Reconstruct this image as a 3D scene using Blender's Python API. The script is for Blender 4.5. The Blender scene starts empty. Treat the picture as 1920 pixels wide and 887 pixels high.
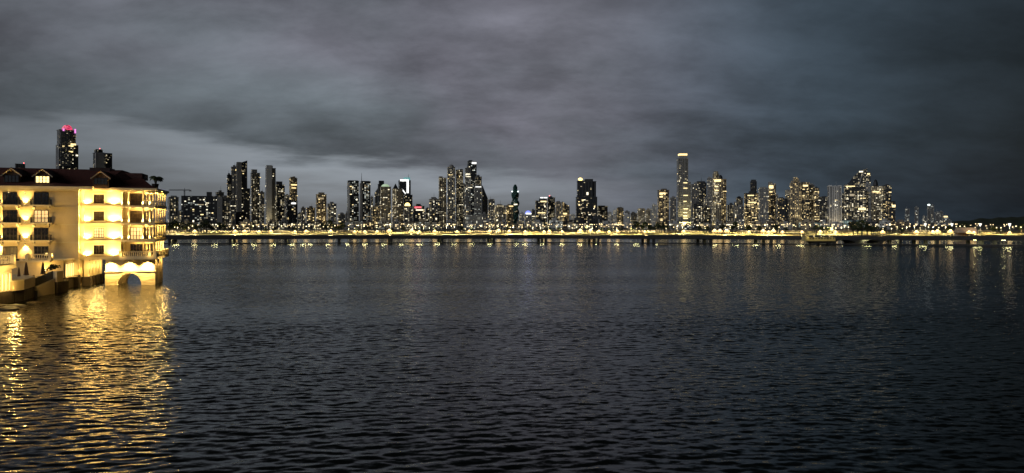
import bpy, math, random
import numpy as np
from mathutils import Vector, Matrix, noise as mnoise
SC = bpy.context.scene
COL = SC.collection
R = math.radians
rnd = random.Random(11)

# ------------------------------------------------------------------ camera, world, sun, exposure
CAMZ, HOR, F = 12.0, 419.5, 1400.0
cam_d = bpy.data.cameras.new("camera"); cam = bpy.data.objects.new("camera", cam_d); COL.objects.link(cam)
cam.location = (0, 0, CAMZ); cam.rotation_euler = (R(90), 0, 0)
cam_d.sensor_width = 36.0; cam_d.lens = 36.0 * F / 1920.0
cam_d.shift_y = -(443.5 - HOR) / 1920.0
cam_d.clip_start = 0.5; cam_d.clip_end = 60000
SC.camera = cam
SC.view_settings.view_transform = 'Standard'; SC.view_settings.look = 'None'
SC.view_settings.exposure = 0.0; SC.view_settings.gamma = 1.0
SC.view_settings.use_curve_mapping = False
SC.render.engine = 'CYCLES'
cy = SC.cycles
cy.use_denoising = True; cy.denoiser = 'OPENIMAGEDENOISE'
cy.max_bounces = 5; cy.diffuse_bounces = 2; cy.glossy_bounces = 3
cy.caustics_reflective = False; cy.caustics_refractive = False
cy.sample_clamp_direct = 0.0; cy.sample_clamp_indirect = 4.0
cy.use_light_tree = True

SUN_EL, SUN_ROT = R(6), R(235)
world = bpy.data.worlds.new("World"); SC.world = world; world.use_nodes = True


class NT:
    """small helper for node trees"""
    def __init__(self, tree):
        self.t = tree; tree.nodes.clear()
    def n(self, typ, ins=None, **props):
        nd = self.t.nodes.new(typ)
        for k, v in props.items(): setattr(nd, k, v)
        for k, v in (ins or {}).items(): self.put(nd.inputs[k], v)
        return nd
    def put(self, sock, v):
        if isinstance(v, bpy.types.NodeSocket): self.t.links.new(v, sock)
        elif v is not None: sock.default_value = v
    def m(self, op, a, b=None, c=None, clamp=False):
        nd = self.t.nodes.new('ShaderNodeMath'); nd.operation = op; nd.use_clamp = clamp
        for i, v in enumerate((a, b, c)):
            if v is not None: self.put(nd.inputs[i], v)
        return nd.outputs[0]
    def mix(self, f, a, b, blend='MIX'):
        nd = self.t.nodes.new('ShaderNodeMix'); nd.data_type = 'RGBA'; nd.blend_type = blend
        self.put(nd.inputs[0], f); self.put(nd.inputs[6], a); self.put(nd.inputs[7], b)
        return nd.outputs[2]
    def ramp(self, f, stops, interp='LINEAR'):
        nd = self.t.nodes.new('ShaderNodeValToRGB'); cr = nd.color_ramp; cr.interpolation = interp
        while len(cr.elements) < len(stops): cr.elements.new(0.5)
        for e, (p, c) in zip(cr.elements, stops):
            e.position = p; e.color = c if isinstance(c, tuple) else (c, c, c, 1)
        self.put(nd.inputs[0], f)
        return nd.outputs[0]
    def sstep(self, v, lo, hi):
        nd = self.t.nodes.new('ShaderNodeMapRange'); nd.interpolation_type = 'SMOOTHSTEP'
        self.put(nd.inputs[0], v); self.put(nd.inputs[1], lo); self.put(nd.inputs[2], hi)
        return nd.outputs[0]


def c4(c): return (c[0], c[1], c[2], 1.0)


def build_world():
    g = NT(world.node_tree)
    co = g.n('ShaderNodeTexCoord').outputs['Generated']
    sep = g.n('ShaderNodeSeparateXYZ', {0: co})
    x, y, z = sep.outputs
    zc = g.m('MAXIMUM', z, 0.0)
    den = g.m('ADD', zc, 0.33)
    px = g.m('DIVIDE', x, den); py = g.m('DIVIDE', y, den)
    sky = g.n('ShaderNodeTexSky', sky_type='NISHITA', sun_disc=False, sun_elevation=SUN_EL, sun_rotation=SUN_ROT,
              air_density=1.5, dust_density=2.0)
    # cloud deck: broad soft banks, finer streaks
    v1 = g.n('ShaderNodeCombineXYZ', {0: g.m('ADD', g.m('MULTIPLY', px, 0.8), g.m('MULTIPLY', py, 0.25)), 1: g.m('SUBTRACT', py, g.m('MULTIPLY', px, 0.22)), 2: 3.7}).outputs[0]
    n1 = g.n('ShaderNodeTexNoise', {'Vector': v1, 'Scale': 1.7, 'Detail': 6.0, 'Roughness': 0.55, 'Distortion': 0.0}).outputs[0]
    v2 = g.n('ShaderNodeCombineXYZ', {0: g.m('MULTIPLY', px, 0.9), 1: g.m('MULTIPLY', py, 1.3), 2: 9.1}).outputs[0]
    n2 = g.n('ShaderNodeTexNoise', {'Vector': v2, 'Scale': 4.6, 'Detail': 8.0, 'Roughness': 0.62, 'Distortion': 0.15}).outputs[0]
    n3 = g.n('ShaderNodeTexNoise', {'Vector': v1, 'Scale': 1.0, 'Detail': 3.0}).outputs[0]
    lum = g.m('ADD', g.m('MULTIPLY', g.sstep(n1, 0.3, 0.72), 0.62), g.m('MULTIPLY', g.sstep(n2, 0.28, 0.75), 0.42))
    lum = g.m('ADD', g.m('MULTIPLY', lum, 1.85), 0.88)
    # darkening of the night side (east = right)
    xr = g.m('DIVIDE', g.m('ADD', x, 0.6), 1.2, clamp=True)
    side = g.ramp(xr, [(0.0, 0.60), (0.22, 0.92), (0.5, 1.05), (0.66, 0.70), (0.80, 0.36), (0.90, 0.18), (1.0, 0.08)])
    lum = g.m('MULTIPLY', lum, side)
    lum = g.m('MULTIPLY', lum, g.ramp(z, [(0.0, 1.0), (0.265, 1.0), (0.34, 0.2), (0.48, 0.04), (1.0, 0.02)]))
    zb = g.ramp(xr, [(0.0, 0.122), (0.1, 0.114), (0.27, 0.080), (0.52, 0.066), (0.7, 0.045)])
    v4 = g.n('ShaderNodeCombineXYZ', {0: g.m('MULTIPLY', x, 5.0), 1: g.m('MULTIPLY', z, 34.0), 2: 1.3}).outputs[0]
    n4 = g.n('ShaderNodeTexNoise', {'Vector': v4, 'Scale': 1.0, 'Detail': 6.0, 'Roughness': 0.55}).outputs[0]
    zw = g.m('ADD', z, g.m('MULTIPLY', g.m('SUBTRACT', n4, 0.5), 0.085))
    gap = g.sstep(zw, g.m('ADD', zb, 0.014), g.m('SUBTRACT', zb, 0.016))
    gapx = g.ramp(xr, [(0.0, 0.2), (0.14, 0.6), (0.26, 1.0), (0.45, 0.92), (0.62, 0.22), (0.75, 0.0)])
    dark = g.m('MULTIPLY', g.sstep(zw, g.m('ADD', zb, 0.11), g.m('ADD', zb, 0.012)), gapx)
    lum = g.m('MULTIPLY', lum, g.m('SUBTRACT', 1.0, g.m('MULTIPLY', dark, 0.38)))
    tint = g.mix(g.sstep(n3, 0.35, 0.65), (0.079, 0.093, 0.106, 1), (0.093, 0.0925, 0.113, 1))
    tint = g.mix(g.sstep(x, 0.05, 0.42), tint, (0.062, 0.090, 0.122, 1))
    colr = g.mix(1.0, tint, g.n('ShaderNodeCombineXYZ', {0: lum, 1: lum, 2: lum}).outputs[0], 'MULTIPLY')
    # pale gap under the cloud deck, low in the west
    low = g.sstep(g.m('SUBTRACT', zb, zw), 0.06, 0.0)
    gcol = g.mix(low, (0.16, 0.17, 0.18, 1), (0.31, 0.345, 0.385, 1))
    colr = g.mix(g.m('MULTIPLY', g.m('MULTIPLY', gap, gapx), 0.95), colr, gcol)
    colr = g.mix(1.0, colr, g.mix(1.0, sky.outputs[0], (0.0015, 0.0015, 0.0015, 1), 'MULTIPLY'), 'ADD')
    colr = g.mix(g.sstep(z, -0.02, -0.1), colr, (0.01, 0.011, 0.012, 1))
    bg = g.n('ShaderNodeBackground', {0: colr, 1: 1.0})
    g.t.links.new(bg.outputs[0], g.n('ShaderNodeOutputWorld').inputs[0])
build_world()

sd = bpy.data.lights.new("sun", 'SUN'); sun = bpy.data.objects.new("sun", sd); COL.objects.link(sun)
sd.energy = 0.85; sd.angle = R(25); sd.color = (0.92, 0.95, 1.0)
_sv = Vector((math.sin(SUN_ROT) * math.cos(SUN_EL + .25), math.cos(SUN_ROT) * math.cos(SUN_EL + .25), math.sin(SUN_EL + .25)))
sun.rotation_euler = _sv.to_track_quat('Z', 'Y').to_euler()

# ------------------------------------------------------------------ helpers
def W(px, py, Y):
    return Vector(((px - 960) / F * Y, Y, CAMZ + (HOR - py) / F * Y))
def ZY(py, Y): return CAMZ + (HOR - py) / F * Y


class MB:
    def __init__(self): self.v = []; self.f = []
    def box(self, x0, x1, y0, y1, z0, z1):
        if x0 > x1: x0, x1 = x1, x0
        if y0 > y1: y0, y1 = y1, y0
        return self.prism([(x0, y0), (x1, y0), (x1, y1), (x0, y1)], z0, z1)
    def prism(self, pts, z0, z1):
        """pts counter-clockwise; z0/z1 numbers or lists"""
        n = len(pts); b = len(self.v)
        g = lambda z, i: z[i] if isinstance(z, (list, tuple)) else z
        for i, p in enumerate(pts): self.v.append((p[0], p[1], g(z0, i)))
        for i, p in enumerate(pts): self.v.append((p[0], p[1], g(z1, i)))
        for i in range(n):
            j = (i + 1) % n
            self.f.append((b + i, b + j, b + n + j, b + n + i))
        self.f.append(tuple(b + n + i for i in range(n)))
        self.f.append(tuple(b + i for i in reversed(range(n))))
        return self
    def extr(self, pts, axis, d0, d1):
        """polygon in the plane normal to axis ('y': (x,z) points, 'x': (y,z)), pushed from d0 to d1"""
        n = len(pts); b = len(self.v)
        for d in (d0, d1):
            for p in pts:
                self.v.append((p[0], d, p[1]) if axis == 'y' else (d, p[0], p[1]))
        for i in range(n):
            j = (i + 1) % n
            self.f.append((b + i, b + j, b + n + j, b + n + i))
        self.f.append(tuple(b + i for i in reversed(range(n)))); self.f.append(tuple(b + n + i for i in range(n)))
        return self
    def lathe(self, cx, cy, prof, n=10):
        b = len(self.v)
        for (r, z) in prof:
            for k in range(n):
                t = 2 * math.pi * k / n
                self.v.append((cx + r * math.cos(t), cy + r * math.sin(t), z))
        for i in range(len(prof) - 1):
            for k in range(n):
                k2 = (k + 1) % n
                self.f.append((b + i * n + k, b + i * n + k2, b + (i + 1) * n + k2, b + (i + 1) * n + k))
        self.f.append(tuple(b + k for k in reversed(range(n))))
        self.f.append(tuple(b + (len(prof) - 1) * n + k for k in range(n)))
        return self
    def bar(self, p, q, r, n=6, r2=None):
        p = Vector(p); q = Vector(q); d = (q - p).normalized()
        u = d.cross(Vector((0, 0, 1)));
        if u.length < 1e-3: u = Vector((1, 0, 0))
        u.normalize(); w = d.cross(u); b = len(self.v); r2 = r if r2 is None else r2
        for c, rr in ((p, r), (q, r2)):
            for k in range(n):
                t = 2 * math.pi * k / n
                self.v.append(tuple(c + (u * math.cos(t) + w * math.sin(t)) * rr))
        for k in range(n):
            k2 = (k + 1) % n
            self.f.append((b + k, b + k2, b + n + k2, b + n + k))
        self.f.append(tuple(b + k for k in reversed(range(n)))); self.f.append(tuple(b + n + k for k in range(n)))
        return self
    def ball(self, c, r, n=8, sz=1.0):
        m = max(4, n // 2 + 1)
        return self.lathe(c[0], c[1], [(max(1e-3, r * math.sin(math.pi * i / m)), c[2] - r * sz * math.cos(math.pi * i / m)) for i in range(m + 1)], n)
    def quad(self, a, b, c, d):
        k = len(self.v); self.v += [tuple(a), tuple(b), tuple(c), tuple(d)]; self.f.append((k, k + 1, k + 2, k + 3)); return self
    def mesh(self, name, mat, smooth=False):
        me = bpy.data.meshes.new(name); me.from_pydata(self.v, [], self.f); me.update()
        import bmesh
        bm = bmesh.new(); bm.from_mesh(me); bmesh.ops.recalc_face_normals(bm, faces=bm.faces); bm.to_mesh(me); bm.free()
        me.materials.append(mat)
        if smooth: me.polygons.foreach_set('use_smooth', [True] * len(me.polygons))
        return me
    def build(self, name, mat, parent=None, smooth=False):
        return link(name, self.mesh(name, mat, smooth), parent)


def link(name, data, parent=None):
    o = bpy.data.objects.new(name, data); COL.objects.link(o)
    if parent: o.parent = parent
    return o
def tag(o, label=None, cat=None, group=None, kind=None):
    if label: o['label'] = label
    if cat: o['category'] = cat
    if group: o['group'] = group
    if kind: o['kind'] = kind
    return o
def empty(name, loc=(0, 0, 0), rz=0.0):
    o = bpy.data.objects.new(name, None); COL.objects.link(o); o.location = loc; o.rotation_euler = (0, 0, rz)
    o.empty_display_size = 0.5
    return o
KIDS = {}
def kids(o): return [c for c in COL.objects if c.parent == o] if o.name not in KIDS else KIDS[o.name]
def copy_tree(o, loc, rz=0.0, sc=1.0, ch=None):
    """copy of a thing with copies of its parts and sub-parts"""
    r = o.copy(); COL.objects.link(r); r.location = loc; r.rotation_euler = (0, 0, rz); r.scale = (sc, sc, sc)
    for c in ch:
        d = c[0].copy(); COL.objects.link(d); d.parent = r
        for s in c[1]:
            e = s.copy(); COL.objects.link(e); e.parent = d
    return r
def tree_of(o): return [(c, list(kids(c))) for c in kids(o)]
def light(kind, name, loc, power, color, parent=None, radius=0.2, aim=None, size=R(100), blend=0.8):
    d = bpy.data.lights.new(name, kind); d.energy = power; d.color = color; d.shadow_soft_size = radius
    if kind == 'SPOT': d.spot_size = size; d.spot_blend = blend
    o = bpy.data.objects.new(name, d); COL.objects.link(o); o.location = loc
    if parent: o.parent = parent
    if aim is not None: o.rotation_euler = Vector(aim).to_track_quat('-Z', 'Y').to_euler()
    return o

# ------------------------------------------------------------------ materials
MATS = {}
def mat(name, col, rough=0.7, metal=0.0, bump=0.0, bscale=3.0, var=0.25, vscale=0.6, spec=0.4, stretch=None):
    if name in MATS: return MATS[name]
    m = bpy.data.materials.new(name); m.use_nodes = True; g = NT(m.node_tree)
    co = g.n('ShaderNodeTexCoord').outputs['Object']
    if stretch: co = g.n('ShaderNodeMapping', {'Vector': co, 'Scale': stretch}).outputs[0]
    n = g.n('ShaderNodeTexNoise', {'Vector': co, 'Scale': vscale, 'Detail': 5.0, 'Roughness': 0.6}).outputs[0]
    f = g.sstep(n, 0.3, 0.7)
    d = tuple(c * (1 - var) for c in col)
    colr = g.mix(f, c4(d), c4(col))
    p = g.n('ShaderNodeBsdfPrincipled', {'Base Color': colr, 'Roughness': rough, 'Metallic': metal, 'Specular IOR Level': spec})
    if bump:
        nb = g.n('ShaderNodeTexNoise', {'Vector': co, 'Scale': bscale, 'Detail': 4.0}).outputs[0]
        g.put(p.inputs['Normal'], g.n('ShaderNodeBump', {'Height': nb, 'Strength': bump, 'Distance': 0.1}).outputs[0])
    g.t.links.new(p.outputs[0], g.n('ShaderNodeOutputMaterial').inputs[0])
    MATS[name] = m; return m
def emit(name, col, s, sample='NONE'):
    if name in MATS: return MATS[name]
    m = bpy.data.materials.new(name); m.use_nodes = True; g = NT(m.node_tree)
    p = g.n('ShaderNodeBsdfPrincipled', {'Base Color': (0.5, 0.5, 0.5, 1), 'Emission Color': c4(col), 'Emission Strength': s})
    g.t.links.new(p.outputs[0], g.n('ShaderNodeOutputMaterial').inputs[0])
    m.cycles.emission_sampling = sample
    MATS[name] = m; return m

WARM = (1.0, 0.80, 0.42); WHITE = (1.0, 0.91, 0.66); AMB = (1.0, 0.625, 0.175)
def facade(key, wall, glass, den, bw=4.2, fh=3.3, tint='mix', strength=1.2, frame=(0.14, 0.86, 0.25, 0.85), dim=0.0):
    """tower skin: floor slabs, window bays and the rooms lit behind some of them"""
    name = 'facade_' + key
    if name in MATS: return MATS[name]
    m = bpy.data.materials.new(name); m.use_nodes = True; g = NT(m.node_tree)
    tc = g.n('ShaderNodeTexCoord')
    P = g.n('ShaderNodeSeparateXYZ', {0: tc.outputs['Object']}).outputs
    N = g.n('ShaderNodeSeparateXYZ', {0: tc.outputs['Normal']}).outputs
    ax = g.m('ABSOLUTE', N[0]); side = g.m('GREATER_THAN', ax, 0.6)
    vert = g.m('LESS_THAN', g.m('ABSOLUTE', N[2]), 0.5)
    u = g.m('ADD', g.m('MULTIPLY', P[0], g.m('SUBTRACT', 1.0, side)), g.m('MULTIPLY', P[1], side))
    us = g.m('DIVIDE', g.m('ADD', u, 500.0), bw); vs = g.m('DIVIDE', P[2], fh)
    cu = g.m('FLOOR', us); cv = g.m('FLOOR', vs); fu = g.m('FRACT', us); fv = g.m('FRACT', vs)
    inside = g.m('MULTIPLY', g.m('MULTIPLY', g.m('GREATER_THAN', fu, frame[0]), g.m('LESS_THAN', fu, frame[1])),
                 g.m('MULTIPLY', g.m('GREATER_THAN', fv, frame[2]), g.m('LESS_THAN', fv, frame[3])))
    inside = g.m('MULTIPLY', inside, vert)
    oi = g.n('ShaderNodeObjectInfo').outputs['Random']
    cell = g.n('ShaderNodeCombineXYZ', {0: cu, 1: cv, 2: g.m('ADD', g.m('MULTIPLY', oi, 317.0), g.m('MULTIPLY', side, 41.0))}).outputs[0]
    wn = g.n('ShaderNodeTexWhiteNoise', {'Vector': cell}, noise_dimensions='3D')
    h1 = wn.outputs['Value']; h = g.n('ShaderNodeSeparateColor', {0: wn.outputs['Color']}).outputs
    cl = g.n('ShaderNodeTexNoise', {'Vector': cell, 'Scale': 0.23, 'Detail': 1.0}).outputs[0]
    colw = g.n('ShaderNodeTexWhiteNoise', {'Vector': g.n('ShaderNodeCombineXYZ', {0: cu, 1: oi, 2: side}).outputs[0]}, noise_dimensions='3D').outputs['Value']
    thr = g.m('MULTIPLY', g.m('MULTIPLY', g.m('ADD', 0.25, g.m('MULTIPLY', g.sstep(cl, 0.35, 0.7), 1.6)), den), g.m('ADD', 0.35, g.m('MULTIPLY', colw, 1.3)))
    lit = g.m('LESS_THAN', h1, thr)
    b = g.m('POWER', h[1], 3.5)
    es = g.m('MULTIPLY', g.m('ADD', g.m('MULTIPLY', g.m('ADD', 0.12, b), lit), dim), g.m('MULTIPLY', inside, strength * 0.8))  # dim paints a faint glow into every pane to lift the facade
    ca, cb = {'mix': (WARM, WHITE), 'warm': ((1, .68, .28), WARM), 'white': (WHITE, (0.9, 1.0, 0.95)), 'teal': ((0.65, 1, 0.9), WHITE)}[tint]
    ec = g.mix(h[2], c4(ca), c4(cb))
    wn2 = g.n('ShaderNodeTexNoise', {'Vector': g.n('ShaderNodeMapping', {'Vector': tc.outputs['Object'], 'Scale': (1, 1, 0.12)}).outputs[0], 'Scale': 0.11, 'Detail': 3.0}).outputs[0]
    wcol = g.mix(wn2, c4(tuple(c * 0.7 for c in wall)), c4(wall))
    base = g.mix(inside, wcol, c4(glass))
    ro = g.m('SUBTRACT', 0.75, g.m('MULTIPLY', inside, 0.55))
    p = g.n('ShaderNodeBsdfPrincipled', {'Base Color': base, 'Roughness': ro, 'Emission Color': ec, 'Emission Strength': es})
    g.t.links.new(p.outputs[0], g.n('ShaderNodeOutputMaterial').inputs[0])
    m.cycles.emission_sampling = 'NONE'
    MATS[name] = m; return m

M_conc = mat('concrete', (0.32, 0.31, 0.29))
M_pale = mat('pale_render', (0.78, 0.77, 0.73))
M_dark = mat('dark_metal', (0.03, 0.032, 0.035), 0.5)
M_black = mat('dark_concrete', (0.035, 0.035, 0.034), 0.8)  # near-black concrete
M_steel = mat('steel', (0.2, 0.21, 0.22), 0.4, 0.8)
M_teal = mat('teal_glass', (0.02, 0.07, 0.06), 0.2)
E_warm = emit('lit_room_warm', (1.0, 0.76, 0.34), 1.8)
E_white = emit('lit_room_white', (1.0, 0.90, 0.64), 1.7)
E_dim = emit('lit_room_dim', (1.0, 0.76, 0.40), 0.35)
E_cool = emit('lit_panel_cool', (0.85, 1.0, 0.97), 2.6)
E_sign = emit('sign_white', (1.0, 1.0, 0.96), 1.5)
E_red = emit('sign_red', (1.0, 0.12, 0.16), 1.4)
E_pink = emit('pink_light', (1.0, 0.06, 0.17), 0.9)
def _pinklattice():
    t = E_pink.node_tree; p = next(n for n in t.nodes if n.type == 'BSDF_PRINCIPLED')
    v = t.nodes.new('ShaderNodeTexVoronoi'); v.inputs['Scale'].default_value = 0.32
    tc = t.nodes.new('ShaderNodeTexCoord'); t.links.new(tc.outputs['Object'], v.inputs['Vector'])
    mm = t.nodes.new('ShaderNodeMapRange'); mm.inputs[1].default_value = 0.1; mm.inputs[2].default_value = 0.8; mm.inputs[3].default_value = 1.7; mm.inputs[4].default_value = 0.1
    t.links.new(v.outputs['Distance'], mm.inputs[0]); t.links.new(mm.outputs[0], p.inputs['Emission Strength'])
_pinklattice()
E_magenta = emit('magenta_light', (0.9, 0.25, 0.75), 1.3)
E_blue = emit('blue_light', (0.15, 0.2, 1.0), 1.6)
E_tealg = emit('teal_light', (0.05, 0.45, 0.45), 0.5)
E_gold = emit('gold_light', (1.0, 0.72, 0.22), 3.0)
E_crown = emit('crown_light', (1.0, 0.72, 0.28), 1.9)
E_green = emit('green_light', (0.65, 0.9, 0.55), 0.5)
E_lamp = emit('lamp_halo', (1.0, 0.60, 0.18), 1.9)
E_lampc = emit('lamp_globe_centre', (1.0, 0.76, 0.36), 3.2)
E_lampw = emit('lamp_globe_white', (1.0, 0.80, 0.42), 2.4)
E_lampo = emit('lamp_globe_orange', (1.0, 0.74, 0.36), 2.6)
E_red_dot = emit('beacon_red', (1.0, 0.15, 0.15), 5.0)

# ------------------------------------------------------------------ water
def build_water():
    rs = np.random.RandomState(5)
    def axis(lo, hi, fine_lo, fine_hi, d, gr):
        xs = [fine_lo]
        while xs[-1] < fine_hi: xs.append(xs[-1] + d)
        up = d
        while xs[-1] < hi: up *= gr if xs[-1] < 560 else 1.3; xs.append(xs[-1] + up)
        dn = d; lo_l = [fine_lo]
        while lo_l[-1] > lo: dn *= gr if lo_l[-1] > -420 else 1.3; lo_l.append(lo_l[-1] - dn)
        return np.array(lo_l[::-1][:-1] + xs)
    xs = axis(-9000, 9000, -72, 56, 0.2, 1.016)
    ys = axis(-3000, 14000, 28, 88, 0.13, 1.0095)
    X, Y = np.meshgrid(xs, ys)
    cell = np.maximum(np.gradient(xs)[None, :] * 0.6, np.gradient(ys)[:, None])
    Z = np.zeros_like(X)
    for i in range(100):
        lam = 0.38 * (4.2 / 0.38) ** rs.rand()
        th = rs.normal(0.08, 0.44) + math.pi / 2
        k = 2 * math.pi / lam
        amp = 0.0030 * lam ** 0.36 * (1.0 if lam < 1.5 else 0.62) * (0.6 + 0.8 * rs.rand())
        ph = k * (math.cos(th) * X + math.sin(th) * Y) + rs.rand() * 6.283
        fade = np.clip((lam / cell - 3.0) / 3.0, 0, 1)
        Z += amp * fade * (np.sin(ph) + 0.35 * np.sin(2 * ph + 1.57))
    # groups of higher and calmer water
    gr = 0.75 + 0.3 * np.sin(X / 17.0 + 1.3 * np.sin(Y / 29.0)) * np.sin(Y / 13.0 + 1.1 * np.sin(X / 23.0))
    Z *= gr
    ny, nx = X.shape
    co = np.stack([X, Y, Z], -1).reshape(-1, 3).astype(np.float32)
    idx = np.arange(nx * ny).reshape(ny, nx)
    q = np.stack([idx[:-1, :-1], idx[:-1, 1:], idx[1:, 1:], idx[1:, :-1]], -1).reshape(-1, 4)
    me = bpy.data.meshes.new('water')
    me.vertices.add(len(co)); me.vertices.foreach_set('co', co.ravel())
    me.loops.add(q.size); me.loops.foreach_set('vertex_index', q.ravel().astype(np.int32))
    me.polygons.add(len(q)); me.polygons.foreach_set('loop_start', np.arange(0, q.size, 4, dtype=np.int32))
    me.polygons.foreach_set('loop_total', np.full(len(q), 4, dtype=np.int32))
    me.update(calc_edges=True); me.polygons.foreach_set('use_smooth', np.ones(len(q), dtype=bool))
    m = bpy.data.materials.new('sea_water'); m.use_nodes = True; g = NT(m.node_tree)
    tc = g.n('ShaderNodeTexCoord').outputs['Object']
    yy = g.n('ShaderNodeSeparateXYZ', {0: tc}).outputs[1]
    mp = g.n('ShaderNodeMapping', {'Vector': tc, 'Scale': (0.5, 1.0, 1.0), 'Rotation': (0, 0, R(6))}).outputs[0]
    a = g.n('ShaderNodeTexNoise', {'Vector': mp, 'Scale': 2.4, 'Detail': 3.0, 'Roughness': 0.62}).outputs['Color']
    patch = g.n('ShaderNodeTexNoise', {'Vector': g.n('ShaderNodeMapping', {'Vector': tc, 'Scale': (0.25, 1, 1)}).outputs[0], 'Scale': 0.03, 'Detail': 4.0}).outputs[0]
    amp = g.m('MULTIPLY', g.ramp(g.m('DIVIDE', yy, 500.0, clamp=True), [(0.06, 0.42), (0.16, 0.62), (0.28, 1.1), (0.66, 1.55), (0.80, 0.4), (0.9, 0.06)]), g.m('ADD', 0.55, g.m('MULTIPLY', g.sstep(patch, 0.35, 0.65), 0.9)))
    sl = g.n('ShaderNodeVectorMath', {0: a, 1: (0.5, 0.5, 0.5)}, operation='SUBTRACT').outputs[0]
    sl = g.n('ShaderNodeVectorMath', {0: sl, 1: g.n('ShaderNodeCombineXYZ', {0: g.m('MULTIPLY', amp, 1.25), 1: amp, 2: 0.0}).outputs[0]}, operation='MULTIPLY').outputs[0]
    nrm = g.n('ShaderNodeVectorMath', {0: g.n('ShaderNodeNewGeometry').outputs['Normal'], 1: sl}, operation='ADD').outputs[0]
    nrm = g.n('ShaderNodeVectorMath', {0: nrm}, operation='NORMALIZE').outputs[0]
    p = g.n('ShaderNodeBsdfPrincipled', {'Base Color': (0.006, 0.008, 0.007, 1), 'Roughness': 0.12, 'IOR': 1.333, 'Specular Tint': (0.74, 0.86, 0.76, 1), 'Specular IOR Level': 0.42, 'Normal': nrm})
    g.t.links.new(p.outputs[0], g.n('ShaderNodeOutputMaterial').inputs[0])
    me.materials.append(m)
    tag(link('water', me), kind='structure')
build_water()

# ------------------------------------------------------------------ land behind the bridge
def mat_lawn():
    m = mat('lawn', (0.19, 0.16, 0.04), 0.9, var=0.9, vscale=0.022); return m  # strong tone patches put pools of lamplight into the grass colour
LZ = 2.0
def sheet(name, pts, z0, z1, m): return tag(MB().prism(pts, z0, z1).build(name, m), kind='structure')
shore = [(-1500, 640), (-250, 648), (0, 652), (150, 640), (300, 600), (420, 560), (600, 480), (1500, 300)]
sheet('shore_ground', shore + [(9500, 300), (9500, 13000), (-9500, 13000), (-9500, 640)], -1.0, LZ, mat('earth', (0.10, 0.09, 0.07), 0.9, vscale=0.02))
sheet('park_lawn', [(x, y + 8) for x, y in shore[1:7]] + [(1000, 980), (-700, 980)], LZ + 0.004, LZ + 0.05, mat_lawn())
sheet('promenade', [(x, y + 1.5) for x, y in shore[1:7]] + [(x, y + 7.5) for x, y in reversed(shore[1:7])], LZ + 0.004, LZ + 0.06, mat('promenade_paving', (0.11, 0.095, 0.07), 0.8))
sheet('avenue', [(-1200, 1000), (1300, 1000), (1300, 1040), (-1200, 1040)], LZ + 0.004, LZ + 0.02, mat('asphalt', (0.06, 0.058, 0.055), 0.8))
sheet('avenue_pavement', [(-1200, 1041), (1300, 1041), (1300, 1056), (-1200, 1056)], LZ + 0.004, LZ + 0.14, mat('paving', (0.3, 0.28, 0.24), 0.8))

def hill():
    b = MB(); n = 60; rows = 8; Y0 = 5200
    for j in range(rows):
        for i in range(n):
            px = 1740 + i * 6.0
            t = i / (n - 1)
            prof = math.sin(math.pi * j / (rows - 1))
            top = 22 + 38 * min(1, max(0, (px - 1775) / 100)) + 14 * mnoise.noise((px / 21, 0, 3)) + 9 * mnoise.noise((px / 6, 5, 3))
            Y = Y0 + j * 90
            b.v.append(((px - 960) / F * Y, Y, 1.5 + max(0, prof) * max(2, top)))
    for j in range(rows - 1):
        for i in range(n - 1):
            k = j * n + i; b.f.append((k, k + 1, k + n + 1, k + n))
    tag(b.build('far_hills', mat('hill_forest', (0.035, 0.045, 0.025), 0.95, vscale=0.02)), kind='structure')
hill()

# ------------------------------------------------------------------ towers
WIN = {}
def win_mesh(kind, m):
    key = (kind, m.name)
    if key not in WIN:
        w, h = {'s': (3.0, 1.9), 'w': (5.6, 1.8), 't': (2.8, 4.0), 'b': (10.5, 1.6)}[kind]
        b = MB(); b.box(-w / 2, w / 2, -0.16, 0.1, -h / 2, h / 2)
        WIN[key] = b.mesh('lit_window', m)
    return WIN[key]
WALL = {'white': (0.50, 0.49, 0.46), 'grey': (0.36, 0.355, 0.34), 'mid': (0.22, 0.215, 0.205), 'dark': (0.04, 0.041, 0.043), 'stone': (0.40, 0.34, 0.24), 'green': (0.03, 0.10, 0.085), 'brown': (0.22, 0.18, 0.13)}
PIERM = {'white': M_pale, 'grey': mat('grey_render', (0.36, 0.36, 0.35)), 'mid': M_conc, 'dark': mat('charcoal_cladding', (0.07, 0.072, 0.075), 0.5), 'stone': mat('warm_stone', (0.45, 0.38, 0.27)), 'green': M_teal, 'brown': mat('brown_render', (0.22, 0.18, 0.14))}

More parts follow.
